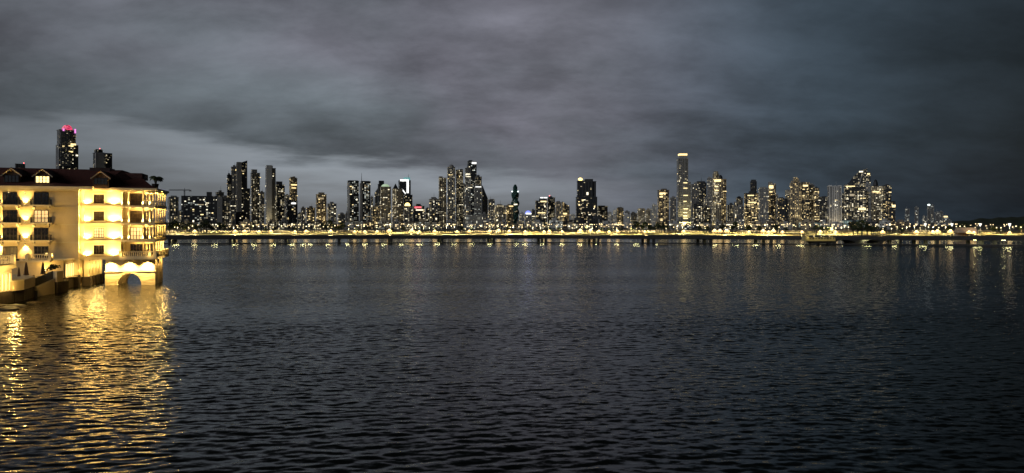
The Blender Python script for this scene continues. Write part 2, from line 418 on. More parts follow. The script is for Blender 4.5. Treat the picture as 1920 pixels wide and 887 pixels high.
def T(x0, x1, yt, Y, wall, label, den=0.3, yaw=18, nw=10, tint='mix', d=0.8, slant=None, pent=(), dome=None, spire=None,
      base=None, fin=None, sign=(), ribs=4, balc=True, bw=4.2, st=1.5, pyr=None, extra=(), cat='tower', name='skyline_tower', flood=None, plant=True, strip=None, frame=None, yb=None, curve=None, beacon=None, dim=0.0, bay=True, pmat=None):
    xc = (x0 + x1) / 2; c = W(xc, HOR, Y); rot = -math.atan2(c.x, c.y) + R(yaw)
    Wd = (x1 - x0) / F * Y; ph = abs(R(yaw))
    w = Wd / (math.cos(ph) + d * math.sin(ph)); dp = w * d
    k = w / (x1 - x0)
    lx = lambda px: (px - xc) * k
    lz = lambda py: ZY(py, Y) - LZ
    root = tag(empty(name, (c.x, c.y, LZ), rot), label, cat, 'towers along the night skyline')
    H = lz(yt); hw, hd = w / 2, dp / 2
    fm = facade(f'{wall}_{den}_{tint}_{bw}_{st}_{dim}', WALL[wall], (0.018, 0.022, 0.026) if wall != 'green' else (0.015, 0.06, 0.05), den, bw, 3.3, tint, st, dim=dim)
    pm = pmat or PIERM[wall]
    b = MB()
    e = 0.05 * w if bay else 0.0
    pts = [(-hw, -hd), (hw, -hd), (hw, hd), (-hw, hd)]
    if bay:   # projecting centre bay front and side
        pts = [(-hw, -hd + e), (-0.30 * w, -hd + e), (-0.30 * w, -hd), (0.30 * w, -hd), (0.30 * w, -hd + e), (hw - e, -hd + e),
               (hw - e, -0.25 * dp), (hw, -0.25 * dp), (hw, 0.25 * dp), (hw - e, 0.25 * dp), (hw - e, hd), (-hw + e, hd),
               (-hw + e, 0.25 * dp), (-hw, 0.25 * dp)]
    if slant:
        zl, zr = lz(slant[0]), lz(slant[1])
        tops = [zl + (zr - zl) * (p[0] + hw) / w for p in pts]
        b.prism(pts, 0, tops)
    elif curve:   # sail-shaped outline: list of (px, py) from low to apex
        prof = [(lx(p[0]), lz(p[1])) for p in curve]
        poly = [(prof[0][0], 0)] + [(prof[-1][0], 0)] + list(reversed(prof))
        b.extr(poly, 'y', -hd, hd)
    else:
        b.prism(pts, 0, H)
    body = b.build('body', fm, root)
    ztop = H if not slant else min(lz(slant[0]), lz(slant[1]))
    # vertical ribs standing proud of the facade
    for i in range(ribs):
        xx = -hw + (i + 0.5) * w / ribs + 0.3 * k if ribs > 2 else (-hw + 0.06 * w if i == 0 else hw - 0.06 * w)
        if curve: continue
        rw = max(0.8, 0.028 * w)
        yy = -hd if abs(xx) < 0.3 * w else -hd + e
        MB().box(xx - rw, xx + rw, yy - 0.5, yy + 0.2, 0, ztop - 0.6).build('pier', pm, root)
    # stacks of balconies tied by their side walls
    if balc and not curve:
        for sx in (-0.40, 0.40) if w > 16 else (0.36,):
            q = MB(); bx = sx * w; hwid = min(3.4, w * 0.085)
            q.box(bx - hwid - 0.12, bx - hwid + 0.12, -hd + e - 1.7, -hd + e - 0.003, 6, ztop - 3)
            z = 6.0
            while z < ztop - 3:
                q.box(bx - hwid + 0.12, bx + hwid, -hd + e - 1.6, -hd + e - 0.004, z, z + 0.9); z += 6.6
            q.build('balcony_stack', pm, root)
    if not slant and not curve:
        MB().box(-hw - 0.3, hw + 0.3, -hd - 0.3, hd + 0.3, H + 0.003, H + 0.9).build('roof_slab', pm, root)
        zt = H + 0.9
        if plant and not dome and not pyr and not pent:
            a = rnd.uniform(-0.2, 0.1)
            MB().box((a - .18) * w, (a + .2) * w, -hd * .5, hd * .6, zt, zt + rnd.uniform(2.5, 5)).box((a + .21) * w, (a + .3) * w, -hd * .2, hd * .3, zt, zt + 2.0).build('plant_room', pm, root)
    if rnd.random() < 0.45 and not slant and not curve and not spire:
        xa = rnd.uniform(-.2, .2) * w; MB().bar((xa, 0, H), (xa, 0, H + rnd.uniform(8, 16)), 0.5, 5, 0.15).build('mast', M_steel, root)
    for (a, c2, yy, *mm) in pent:
        zz = lz(yy); z0 = (H + 0.9) if not slant and not curve else ztop - 6
        q = MB().box(lx(a), lx(c2), -hd * .65, hd * .65, z0, zz - 0.5).box(lx(a) - .3, lx(c2) + .3, -hd * .68, hd * .68, zz - 0.497, zz)
        q.build('penthouse', mm[0] if mm else (fm if zz - z0 > 10 else pm), root)
    for (a, c2, yy, y2, *mm) in extra:     # further wings of the same tower, a little forward
        fw = mm[0] if mm else -0.12
        q = MB().box(lx(a), lx(c2), -hd - 2 + fw * w, hd * .6, 0, lz(yy)); o = q.build('wing', fm, root)
        MB().box(lx(a) - .25, lx(c2) + .25, -hd - 2.3 + fw * w, hd * .63, lz(yy) + 0.003, lz(yy) + 0.9).build('wing_roof', pm, root)
    if dome:
        a, c2, yy, m2 = dome; r = (lx(c2) - lx(a)) / 2; cx = (lx(c2) + lx(a)) / 2; hh = lz(yy) - H - 0.9
        MB().lathe(cx, 0, [(r * math.cos(t * math.pi / 16), H + 0.9 + hh * math.sin(t * math.pi / 16)) for t in range(8)] + [(0.05, H + .9 + hh)], 18).build('dome', m2, root, True)
    if pyr:
        a, c2, yy, m2 = pyr; z0 = H + 0.9; q = MB(); x_a, x_b = lx(a), lx(c2); xm = (x_a + x_b) / 2
        n = len(q.v); q.v += [(x_a, -hd * .8, z0), (x_b, -hd * .8, z0), (x_b, hd * .8, z0), (x_a, hd * .8, z0), (xm, 0, lz(yy))]
        q.f += [(0, 1, 4), (1, 2, 4), (2, 3, 4), (3, 0, 4), (3, 2, 1, 0)]
        q.build('pyramid_roof', m2, root)
    if spire:
        px, yy = spire; z0 = H if not slant else ztop
        MB().bar((lx(px), 0, z0), (lx(px), 0, lz(yy)), 0.9, 6, 0.25).build('antenna', M_steel, root)
    if fin:   # plain light wall on one edge
        a, c2, yy, m2 = fin
        MB().box(lx(a), lx(c2), -hd - 1.2, hd * .5, 0, lz(yy)).build('blank_wall', m2, root)
    for (a, c2, ya, ybt, m2) in sign:
        MB().box(lx(a), lx(c2), -hd - 1.9, -hd - 1.2, lz(ybt), lz(ya)).build('lit_panel', m2, root)
    if beacon:
        MB().ball((lx(beacon[0]), 0, lz(beacon[1])), 1.2).build('beacon', beacon[2] if len(beacon) > 2 else E_red_dot, root)
    if base:
        a, c2, yy, m2 = base
        MB().box(lx(a), lx(c2), -hd - 14, hd, 0, lz(yy)).build('podium', m2, root)
        MB().box(lx(a) - .4, lx(c2) + .4, -hd - 14.4, -hd - 2.5, lz(yy) + 0.003, lz(yy) + 1).build('podium_roof', pm, root)
    if frame:  # bright outline
        a, c2, ya, yb2, m2 = frame
        xa, xb, za, zb = lx(a), lx(c2), lz(ya), lz(yb2); tq = 1.6
        MB().box(xa, xb, -hd - 1.8, -hd - 1.1, za - 5.5, za).build('light_strip', m2, root)
        MB().box(xb - 6.2, xb, -hd - 1.8, -hd - 1.1, zb, za - 5.51).build('light_strip', m2, root)
    # the brightest rooms, window by window
    cols = [rnd.uniform(-0.46, 0.46) for _ in range(max(3, nw // 3))]
    for i in range(nw):
        f = rnd.choice(cols) if rnd.random() < 0.7 else rnd.uniform(-0.46, 0.46)
        zz = (math.floor(rnd.uniform(2, max(3, ztop / 3.3 - 2))) + 0.55) * 3.3
        km = rnd.choice('sssssssswtb'); m2 = rnd.choice((E_warm, E_white, E_white, E_dim, E_dim)) if tint != 'warm' else rnd.choice((E_warm, E_warm, E_dim))
        o = link('lit_window', win_mesh(km, m2), root)
        if curve:
            xx = f * w * 0.96; hh = [p for p in prof if p[0] <= xx] or [prof[0]]
            o.location = (xx, -hd - 0.1, max(6, min(zz, math.floor((hh[-1][1] - 5) / 3.3) * 3.3 - 3.3 * rnd.randint(0, 30)))); continue
        if rnd.random() < 0.75 or ph < 0.1:
            inb = abs(f) < 0.3; o.location = (f * w, (-hd if inb else -hd + e) - 0.1, zz)
        else:
            s = -1 if yaw > 0 else 1
            g2 = rnd.uniform(-0.4, 0.4)
            xs_ = hw if (abs(g2) < .25 or yaw > 0 and False) else hw - e
            if s < 0 and g2 < 0: xs_ = hw
            o.location = (s * (xs_ + 0.1), g2 * dp, zz); o.rotation_euler = (0, 0, R(-90) if s < 0 else R(90))
    if flood:
        for (px, yy, pw, colr) in flood:
            light('SPOT', 'floodlight', (lx(px), -hd - 26, lz(yy) if yy else 1.5), pw, colr, root, 1.5, (0, 26, 30), R(80), 0.7)
    return root, dict(w=w, dp=dp, hw=hw, hd=hd, H=H, lx=lx, lz=lz, pm=pm, fm=fm)

# --- towers over the hotel roof
r_, q = T(108, 141, 245, 2150, 'mid', 'tall pink-domed tower rising behind the hotel roof', 0.12, 14, 10, 'mix', dome=(115.5, 136.5, 234, E_pink), st=1.4,
          extra=[(106, 143, 273, 0), ], ribs=5)
MB().box(q['lx'](114), q['lx'](117), -q['hd'] - 2, -q['hd'] - 1, q['lz'](248), q['lz'](243)).build('lit_panel', E_magenta, r_)
MB().box(q['lx'](136.5), q['lx'](139.5), -q['hd'] - 2, -q['hd'] - 1, q['lz'](250), q['lz'](242)).build('lit_panel', E_magenta, r_)
for k_ in range(26):
    z_ = q['lz'](312) + k_ * 3.9 * 1.0
    if z_ < q['H'] - 4: MB().box(-q['hw'] * .96, q['hw'] * .2, -q['hd'] - 4.2 - .12 * q['w'] * (z_ < q['lz'](273)), -q['hd'] - 1.0, z_, z_ + 1.5).build('floor_slab', PIERM['white'], r_)
for (a, b_, c_, d_) in ((128, 138, 270, 273), (124, 133, 273.5, 276), (112, 116, 275, 277), (124.5, 132, 284.5, 286.5), (138, 142, 290.5, 293)):
    MB().box(q['lx'](a), q['lx'](b_), -q['hd'] - 3.4 - .12 * q['w'], -q['hd'] - 2.2 - .12 * q['w'], q['lz'](d_), q['lz'](c_)).build('lit_panel', E_warm if a != 138 else E_white, r_)
T(175.5, 208, 288, 2300, 'dark', 'shorter tower with blank white wall showing over the hotel roof', 0.1, 12, 3, fin=(176, 193, 287, M_pale), pent=[(178, 191, 281)],
  extra=[(193.5, 207, 288.5, 0)], beacon=(187, 279))
T(29, 46, 308, 2200, 'grey', 'flat top of a grey tower just clearing the hotel roof ridge', 0.05, 6, 0, ribs=2, beacon=(44, 305.5), plant=False)

# --- left group
T(314, 335, 370, 1700, 'white', 'white apartment block beside the hotel corner', 0.2, 16, 12, pent=[(318, 331, 367)])
r_, q = T(343, 407, 368.5, 1500, 'dark', 'wide black office slab with rows of lit windows', 0.22, -6, 30, 'white', d=0.35, fin=(406.5, 416, 368.6, M_conc), pent=[(387.5, 396, 360)], ribs=2, balc=False, st=1.1, bay=False,
          base=(318, 408, 418, mat('podium_white', (0.5, 0.46, 0.38))))
T(404, 420, 361, 1750, 'mid', 'grey block with a boxy roof plant beside the black slab', 0.12, 15, 5, pent=[(410, 415, 357)])
T(416, 432, 370, 1650, 'mid', 'low grey block in front of the notched glass tower', 0.3, 10, 8)
T(425.6, 434, 328.5, 1950, 'dark', 'narrow dark shaft lowest of the notched tower cluster', 0.35, 12, 9)
T(433, 444, 313.5, 2000, 'grey', 'grey shaft between the dark shaft and the notched glass tower', 0.3, 10, 9)
r_, q = T(443, 463, 305, 2000, 'dark', 'tall notched glass tower with sharply slanted top', 0.22, 8, 16, 'mix', slant=(308, 301), fin=(443, 452, 304.5, M_conc), ribs=2, balc=False, extra=[(456, 468, 354, 0)], bay=False)
T(440.5, 461.5, 398.4, 1550, 'dark', 'black cubic lobby block with pale roof edge below the notched tower', 0.03, 8, 2, ribs=3, plant=False, balc=False)
T(431, 441, 378, 1600, 'mid', 'low balconied block left of the cubic lobby', 0.4, 10, 8)
T(469.5, 487.6, 325, 2050, 'grey', 'round-crowned apartment tower next to the notched glass tower', 0.32, 14, 16, pent=[(471, 481.5, 318)], dome=None)
T(486, 496, 361, 1900, 'mid', 'short grey block tucked between round-crowned and slim white towers', 0.35, 10, 8)
T(497.6, 517, 316, 2000, 'grey', 'slim white tower with a windowless floodlit edge', 0.22, 10, 10, fin=(497.6, 508.5, 310.4, M_pale), ribs=3, pent=[(500, 511, 311)], flood=[(501, 0, 26000, WARM)])
T(516, 534, 347, 1950, 'dark', 'dark tower with wedge roof beside the slim white tower', 0.42, 10, 20, pent=[(517.5, 529, 340.5)])
T(542, 557.6, 335, 2250, 'stone', 'yellow-lit tower with a toothed crown', 0.42, 12, 16, 'warm', pent=[(544, 548, 332), (549, 553, 331), (553.5, 556, 333)], sign=[(544, 556, 346, 348, E_warm), (545, 554, 352, 353.5, E_warm)])
T(534, 542, 366, 2200, 'mid', 'short grey neighbour of the toothed-crown tower', 0.3, 8, 5)
r_, q = T(536, 558, 378, 1650, 'dark', 'low black glass tower with white rooftop sign', 0.1, 10, 6, 'white', sign=[(544.5, 553.5, 380, 383, E_sign)], ribs=2, balc=False)
T(564, 573, 390.5, 1900, 'mid', 'small block between black glass tower and gold-lit tower', 0.4, 10, 6)
T(574, 591, 390, 1850, 'brown', 'squat brown block beside the gold-lit tower', 0.5, 12, 10, 'warm', pent=[(580, 585.5, 386.5)])
T(592, 612.4, 365, 1900, 'stone', 'gold-lit apartment tower standing alone with stepped cap', 0.6, 10, 18, 'warm', pent=[(597, 608, 361)], st=1.7, sign=[(594, 606, 371, 374, E_dim)], flood=[(600, 0, 9000, AMB)])
T(613.5, 631, 382.6, 1850, 'grey', 'short pale block in the shade of the gold-lit tower', 0.45, 10, 12)
T(633, 648, 402, 1750, 'mid', 'lowest dark block before the twin towers', 0.3, 8, 5)
T(648.5, 651, 399, 2400, 'mid', 'sliver of a far block left of the twin towers', 0.3, 0, 2, ribs=2, balc=False)
T(650.7, 673.3, 340, 1900, 'dark', 'first twin black tower carrying a pale left edge', 0.3, 8, 20, 'white', fin=(650.7, 654, 343, M_pale), ribs=3, balc=False, pent=[(653, 671, 338.5)], base=(646, 700, 415, facade('podium_lit', (0.45, 0.42, 0.34), (0.2, 0.2, 0.16), 0.9, 4, 3.3, 'white', 0.5)))
T(676, 695, 341, 1900, 'dark', 'second twin black tower with thin mast', 0.28, 8, 18, 'white', fin=(673.8, 678, 344, M_conc), ribs=3, balc=False, pent=[(678, 693, 339.5)], spire=(677.3, 324))
T(695, 700, 370, 2300, 'grey', 'narrow far block right behind the mast twin', 0.3, 6, 3, ribs=2)
T(697, 713, 388, 1750, 'stone', 'low stone block with warm strip before the domed pair', 0.5, 10, 9, 'warm')
T(702, 713, 350, 2300, 'mid', 'pale curved glass tower behind the green-domed tower', 0.15, 10, 3, slant=(362, 347), bay=False, ribs=2, balc=False)
T(708, 723, 346, 2200, 'dark', 'dark chamfered tower peeking over the green-domed tower', 0.06, 10, 2, pent=[(710, 720, 339)])
T(712, 733.5, 351, 1850, 'stone', 'stone tower with green-lit dome', 0.38, 10, 20, 'mix', dome=(714, 731, 345, E_green), st=1.4, dim=0.03)
T(734.6, 755.6, 355, 1900, 'stone', 'stone tower under a dark pyramid roof beside the green dome', 0.45, 10, 24, 'mix', pyr=(736, 746, 344, M_dark), st=1.4, dim=0.03)
r_, q = T(747, 770, 339, 2250, 'dark', 'black tower outlined by a white light frame and teal spire', 0.06, 8, 4, 'white', frame=(748, 765.6, 337, 366, E_sign), pent=[(757, 769, 333, E_tealg)], spire=(766.5, 326), ribs=2, balc=False, bay=False)
q2 = MB(); zA, zB = q['lz'](357), q['lz'](367); xA, xB = q['lx'](752), q['lx'](761)
q2.extr([(xA, zA), (xB, zB), (xB, zB + 5), (xA, zA + 5)], 'y', -q['hd'] - 2.6, -q['hd'] - 1.9); q2.build('light_strip', E_sign, r_)
T(755.6, 773.7, 366, 2150, 'dark', 'dark stub tower at the foot of the light-framed tower', 0.15, 8, 8)
T(756, 772.5, 387, 1750, 'mid', 'low tower with glowing golden crown', 0.4, 10, 12, 'mix', dome=(758, 770, 380, E_gold))
T(773, 796, 387, 1700, 'dark', 'black box block with red rooftop sign', 0.25, 8, 9, sign=[(775, 789, 387.5, 390.5, E_red), (778, 793, 393, 395, E_white)], ribs=2, balc=False)
T(775, 800, 420.5, 1450, 'stone', 'low lit villa below the red sign block', 0.7, 10, 3, 'white', ribs=3, cat='building', name='low_building')
T(798, 806, 391, 2300, 'grey', 'small far block between red sign and round-shouldered block', 0.3, 5, 3, ribs=2)
T(804, 828, 374, 1750, 'mid', 'round-shouldered grey block left of the arch-topped tower', 0.32, 8, 14)
T(822, 837.5, 334, 1950, 'stone', 'stepped tan tower rising before the arch-topped tower', 0.45, 12, 16, 'mix', pent=[(822.5, 829, 331)])
r_, q = T(838, 853.7, 314, 2000, 'grey', 'arch-topped tower with pale vertical piers', 0.45, 10, 24, 'mix', ribs=5, dome=(840, 852, 308.6, M_conc))
T(853.7, 869, 319, 2020, 'mid', 'tower with swept crown touching the arch-topped tower', 0.48, 12, 22, 'mix', ribs=5, pent=[(863, 868, 317), (854, 861, 320)])
T(876, 893.6, 303.5, 2200, 'dark', 'black tower with white sign at its top edge', 0.16, 8, 12, 'white', sign=[(883.5, 893, 304.5, 308, E_sign)], ribs=2, balc=False, bay=False)
T(871, 883, 316, 1950, 'mid', 'glass shaft with bright mid bands below the white sign', 0.36, 8, 14, 'white', sign=[(872, 881, 326, 327.5, E_white), (873, 882, 331, 332, E_white)], balc=False)
T(890, 903.5, 332, 2050, 'dark', 'dark tower stepping down on the right of the signed black tower', 0.35, 8, 10, pent=[(894, 899, 328.5)])
T(889, 903, 349.5, 1800, 'mid', 'grey glass tower with a shining top edge in the front row', 0.2, 8, 6, 'white', sign=[(890, 902, 350, 351.5, E_sign)], ribs=6, balc=False,
  base=(871, 904, 404, facade('podium_bright', (0.5, 0.47, 0.4), (0.4, 0.4, 0.35), 0.95, 3.2, 9, 'white', 1.2)))
T(903.4, 914.6, 352, 2000, 'dark', 'pointed black sail of glass without lights', 0.02, 10, 1, slant=(348, 372), ribs=0, balc=False, bay=False)
T(904, 914, 402, 1600, 'mid', 'low grey block under the pointed black sail', 0.3, 8, 4)
T(914.6, 928, 375, 1950, 'mid', 'dark block with roof box left of the twisting tower', 0.35, 10, 10, pent=[(918, 926.5, 373)])
T(926, 948.5, 386, 1750, 'stone', 'tan slab block left of the twisting tower', 0.6, 6, 18, 'mix')
T(948.5, 962.7, 385.5, 1760, 'stone', 'tan block with lit roof strip touching the twisting tower', 0.6, 6, 12, 'warm', sign=[(954, 962, 386, 387.5, E_warm)])

# --- the twisting tower
def twisted():
    Y = 2150; px = 966; c = W(px, HOR, Y)
    root = tag(empty('twisting_tower', (c.x, c.y, LZ)), 'dark green corkscrew tower twisting up to a spire', 'tower', 'towers along the night skyline')
    H = ZY(356, Y) - LZ; s = 7.1 / F * Y; b = MB(); n = 46
    for i in range(n + 1):
        t = i / n; ang = t * R(430); sc = s * (1 - 0.02 * t) * (0.93 + 0.09 * math.sin(t * 22))
        if t > 0.93: sc *= 1 - (t - 0.93) * 5
        for kk in range(8):
            a = ang + kk * math.pi / 4; rr = sc * (1.12 if kk % 2 == 0 else 0.86)
            b.v.append((rr * math.cos(a), rr * math.sin(a), H * t))
    for i in range(n):
        for kk in range(8):
            k2 = (kk + 1) % 8; b.f.append((i * 8 + kk, i * 8 + k2, i * 8 + 8 + k2, i * 8 + 8 + kk))
    b.f.append(tuple(n * 8 + kk for kk in range(8)))
    b.build('body', facade('twist', (0.03, 0.10, 0.085), (0.012, 0.05, 0.042), 0.05, 4, 3.6, 'teal', 1.0), root)
    MB().lathe(0, 0, [(s * .55, H), (s * .6, H + 7), (s * .3, H + 14), (0.5, H + 16), (0.3, ZY(346, Y) - LZ)], 8).build('spire', M_teal, root)
    for dx in (-.8, .75): MB().ball((dx * s, -s * .8, ZY(359.3, Y) - LZ), 2.0).build('lamp', E_cool, root)
    MB().box(-4, 6, -s * 1.25, -s * 1.0, ZY(384.5, Y) - LZ, ZY(382.5, Y) - LZ).build('lit_panel', E_white, root)
    for i in range(5):
        o = link('lit_window', win_mesh('s', E_dim), root); o.location = (rnd.uniform(-.5, .5) * s, -s * 1.15, rnd.uniform(10, 110))
twisted()
T(973.5, 983, 400.5, 2000, 'white', 'pale low block right of the twisting tower', 0.45, 8, 6)
T(983.5, 997, 402, 1950, 'grey', 'small tower with blue-lit dome', 0.35, 8, 6, dome=(984, 996.5, 395, E_blue), sign=[(984.5, 996, 399.5, 402, E_sign)])
T(997, 1003, 394, 2200, 'mid', 'slim grey block squeezed before the roof-bar tower', 0.3, 5, 3, ribs=2)
T(1003, 1026, 377, 1800, 'dark', 'dark tower with two bright roof bars', 0.5, 8, 22, 'mix', sign=[(1011.5, 1018, 370, 372, E_sign), (1019.5, 1026, 370, 372, E_sign), (1012, 1024, 377, 379, E_warm), (1006, 1022, 398.5, 400, E_warm)], pent=[(1011, 1025.5, 372.5)])
T(1026, 1041, 371, 1820, 'dark', 'dark tower joined to the one with roof bars', 0.55, 8, 18, beacon=(1030, 367))
T(1041, 1053, 380, 1900, 'mid', 'dim tower left of the slope-roofed block', 0.5, 10, 12, 'warm', pent=[(1043, 1050, 377)])
T(1053, 1068, 384, 1850, 'mid', 'slope-roofed block with warm windows', 0.55, 10, 14, 'warm', slant=(378, 387), bay=False, sign=[(1054, 1062, 399.5, 402, E_warm)])
T(1069, 1079, 403, 2400, 'white', 'pale far block left of the broad black tower', 0.4, 6, 4)
r_, q = T(1081, 1118, 341, 1900, 'dark', 'broad black tower with an orange lamp on its roof', 0.05, 6, 6, 'mix', ribs=6, balc=False, pent=[(1096, 1112, 336), (1082, 1096, 339)], d=0.6,
          beacon=None, extra=[(1079, 1119.4, 370, 0, -0.01)])
MB().ball((q['lx'](1087), -6, q['lz'](336.5)), 5.6, 12, 0.7).build('roof_lamp', E_gold, r_)
MB().box(q['lx'](1098.5), q['lx'](1102), -q['hd'] - 3, -q['hd'] - 1, q['lz'](366), q['lz'](361)).build('lit_panel', E_white, r_)
for i in range(46):
    o = link('lit_window', win_mesh(rnd.choice('sswt'), rnd.choice((E_white, E_warm, E_dim, E_dim))), r_)
    o.location = (rnd.uniform(-.44, .44) * q['w'], -q['hd'] - 2.2 - 0.01 * q['w'], rnd.uniform(0.03, 0.98) * q['lz'](374))
T(1119, 1140, 387, 1950, 'brown', 'tan stepped block right of the broad black tower', 0.3, 12, 9, pent=[(1121, 1134, 385.5)])
T(1066, 1100, 413, 1500, 'dark', 'low dark hall in front of the broad black tower', 0.15, 6, 3, cat='building', name='low_building', ribs=3, balc=False)
T(1100, 1139, 411, 1520, 'dark', 'long low hall with one pale column beside the dark hall', 0.12, 6, 5, cat='building', name='low_building', ribs=2, balc=False, fin=(1120, 1123, 411.2, M_conc))
T(1139, 1147, 398, 2300, 'white', 'slim pale block after the tan stepped block', 0.4, 6, 4)
T(1149, 1156.5, 395, 2250, 'white', 'pale narrow block leaning on the tan pencil block', 0.35, 6, 3)
T(1156, 1169.5, 390.5, 1950, 'stone', 'tan pencil block in the gap before the tallest tower', 0.5, 10, 10, 'warm', pent=[(1158, 1167, 388.5)])
T(1169.5, 1182, 403, 1800, 'white', 'white block with black window slots in the low gap', 0.1, 6, 2, ribs=5, balc=False)
T(1171, 1181, 397, 2300, 'mid', 'dim block above the slotted white block', 0.3, 8, 4)
T(1182, 1195, 400, 2000, 'grey', 'grey low block next to the slotted white block', 0.5, 10, 8)
T(1195, 1210, 392, 1950, 'stone', 'cream block with dark roof before the pale far cluster', 0.6, 10, 12, pent=[(1198, 1208, 390.5)])
T(1210, 1219, 394, 2100, 'stone', 'greenish cream block just left of the pale far cluster', 0.6, 8, 7)
T(1213.5, 1224, 392, 2700, 'white', 'pale far tower lower of the two left of the banded block', 0.45, 8, 5)
T(1222, 1231.5, 384, 2750, 'white', 'pale far tower higher of the two left of the banded block', 0.45, 8, 5)

# --- the tall group
T(1232, 1255, 357, 1900, 'brown', 'banded brown block standing left of the tallest tower', 0.4, 14, 16, 'warm', sign=[(1233, 1246, 361.5, 364, E_warm), (1233, 1240, 368, 370.5, E_warm)], pent=[(1240, 1250, 354)])
T(1256, 1268, 371, 2100, 'mid', 'dim blocks edge between banded block and tallest tower', 0.3, 8, 7)
r_, q = T(1268, 1291, 298, 2300, 'grey', 'tallest tower with glowing golden crown and floodlit foot', 0.12, 14, 8, 'mix', ribs=2, balc=False, pent=[(1272, 1289, 292)], bw=6, plant=False, dim=0.012,
          extra=[(1278, 1295, 342, 0, -0.03)], flood=[(1272, 0, 120000, (1, .8, .32)), (1280, 0, 120000, (1, .8, .32)), (1288, 0, 110000, (1, .8, .32))], base=(1264, 1300, 417, mat('podium_pale', (0.5, 0.46, 0.36))))
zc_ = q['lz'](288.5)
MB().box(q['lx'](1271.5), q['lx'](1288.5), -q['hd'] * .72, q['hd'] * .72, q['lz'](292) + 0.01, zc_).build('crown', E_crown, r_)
for k_ in range(60):      # floor slabs that read as fine bands
    z_ = 12 + k_ * 5.2
    if z_ > q['H'] - 3: break
    MB().box(-q['hw'] * .97, q['lx'](1278), -q['hd'] - 0.9, -q['hd'] + 0.9, z_, z_ + 1.3).build('floor_slab', PIERM['grey'], r_)
for yy in (342.5, 352.5, 366, 377, 391, 398, 404, 409):
    MB().box(q['lx'](1279), q['lx'](1279 + rnd.uniform(6, 10)), -q['hd'] - 3 - .03 * q['w'], -q['hd'] - 2.1 - .03 * q['w'], q['lz'](yy + 1.6), q['lz'](yy)).build('lit_panel', E_warm, r_)
T(1295, 1310.5, 346, 2050, 'mid', 'grey tower close on the right of the tallest tower', 0.25, 12, 9, ribs=5)
T(1305, 1325, 343, 2300, 'dark', 'dark tower with flat cap and mast behind the grey ones', 0.2, 10, 8, pent=[(1306, 1322, 340)], spire=(1315, 332))
T(1299, 1319.5, 383, 1700, 'dark', 'low dark front block below the tallest tower', 0.35, 10, 13)
T(1319, 1333, 373, 1720, 'mid', 'low grey front block right of the low dark one', 0.4, 10, 10)
T(1325.6, 1336, 334.5, 2150, 'grey', 'slim grey tower left of the bright-shouldered tower', 0.2, 8, 5, pent=[(1328, 1333, 331.5)])
T(1335, 1353, 336, 2050, 'stone', 'bright-shouldered tower with rounded crown', 0.5, 12, 24, 'mix', pent=[(1336, 1348, 326), (1338, 1346, 321.5)], sign=[(1337, 1351, 337, 341, E_warm), (1338, 1345, 349, 351, E_warm), (1338, 1346, 356.5, 358.5, E_warm)], ribs=5)
T(1348, 1362, 336.5, 2100, 'brown', 'tower studded with warm lights behind the bright-shouldered one', 0.7, 10, 22, 'warm', dome=(1346, 1355, 328, M_dark))
T(1363, 1376, 384.5, 1850, 'dark', 'low dark block in the dip right of the studded tower', 0.5, 8, 9)
T(1380, 1393, 372, 2100, 'mid', 'dim tower with domed head in the dip', 0.4, 10, 9, dome=(1381, 1390, 368, M_dark))
T(1377, 1395, 388, 1800, 'mid', 'low front block below the domed-head tower', 0.6, 8, 14)
T(1395, 1422, 363, 1900, 'dark', 'black block full of gold windows left of the chimney tower', 0.65, 10, 30, 'warm', sign=[(1399, 1412, 366, 367.5, E_warm), (1401, 1417, 379, 380.5, E_warm)])
T(1406, 1419, 341, 2250, 'dark', 'unlit chimney-like tower with square cap', 0.08, 10, 2, pent=[(1408, 1417.5, 337)])
T(1422, 1440, 353, 2050, 'grey', 'pale pier tower right of the chimney tower', 0.35, 10, 13, pent=[(1426, 1436, 350.5)], ribs=6)
T(1440, 1455, 345, 2080, 'mid', 'tower with brightly lit crown and cap', 0.42, 10, 15, 'warm', pent=[(1440.5, 1448, 341)], sign=[(1440.5, 1449, 348, 353.5, E_warm), (1441, 1447, 359, 361, E_warm)], ribs=3)
T(1457, 1477, 373, 1850, 'dark', 'low black block with scattered gold windows', 0.5, 10, 15, 'warm')
T(1472, 1482, 357.5, 2150, 'mid', 'narrow tower at the shoulder of the stepped-peak tower', 0.4, 8, 8)
T(1481, 1502, 344, 2000, 'stone', 'stepped-peak tower with gold lit floors', 0.62, 12, 26, 'warm', pent=[(1483, 1500, 339), (1487, 1497, 335), (1489, 1494, 332.5)], ribs=5)
T(1502, 1518, 343, 1980, 'dark', 'dark tower with gold top floor next to the stepped peak', 0.6, 10, 24, 'warm', sign=[(1504, 1514, 347, 350, E_warm)], pent=[(1503, 1509, 341.5)])
T(1516, 1527, 347, 2000, 'mid', 'narrow dim tower between gold top floor and lower brother', 0.5, 8, 11)
T(1525.6, 1536, 353, 1960, 'dark', 'lower brother of the gold topped tower', 0.62, 8, 16, 'warm', base=(1496, 1537, 417.5, facade('podium_teal', (0.3, 0.4, 0.36), (0.3, 0.45, 0.4), 0.9, 5, 8, 'teal', 0.9)))
T(1536, 1551, 370, 1950, 'dark', 'dim wide-topped block left of the ribbed pale tower', 0.4, 10, 13, pent=[(1541, 1549, 368)])
r_, q = T(1551.6, 1577.7, 350, 1950, 'mid', 'pale tower of tall white ribs', 0.18, 8, 12, 'mix', ribs=8, pmat=M_pale, balc=False, pent=[(1553, 1559, 347.5), (1562, 1567, 348.5), (1571, 1577, 348)], flood=[(1558, 0, 16000, (1, .8, .5)), (1570, 0, 16000, (1, .8, .5))])
T(1578, 1585, 364, 2200, 'dark', 'dark sliver between ribbed tower and curved sail tower', 0.4, 6, 6)
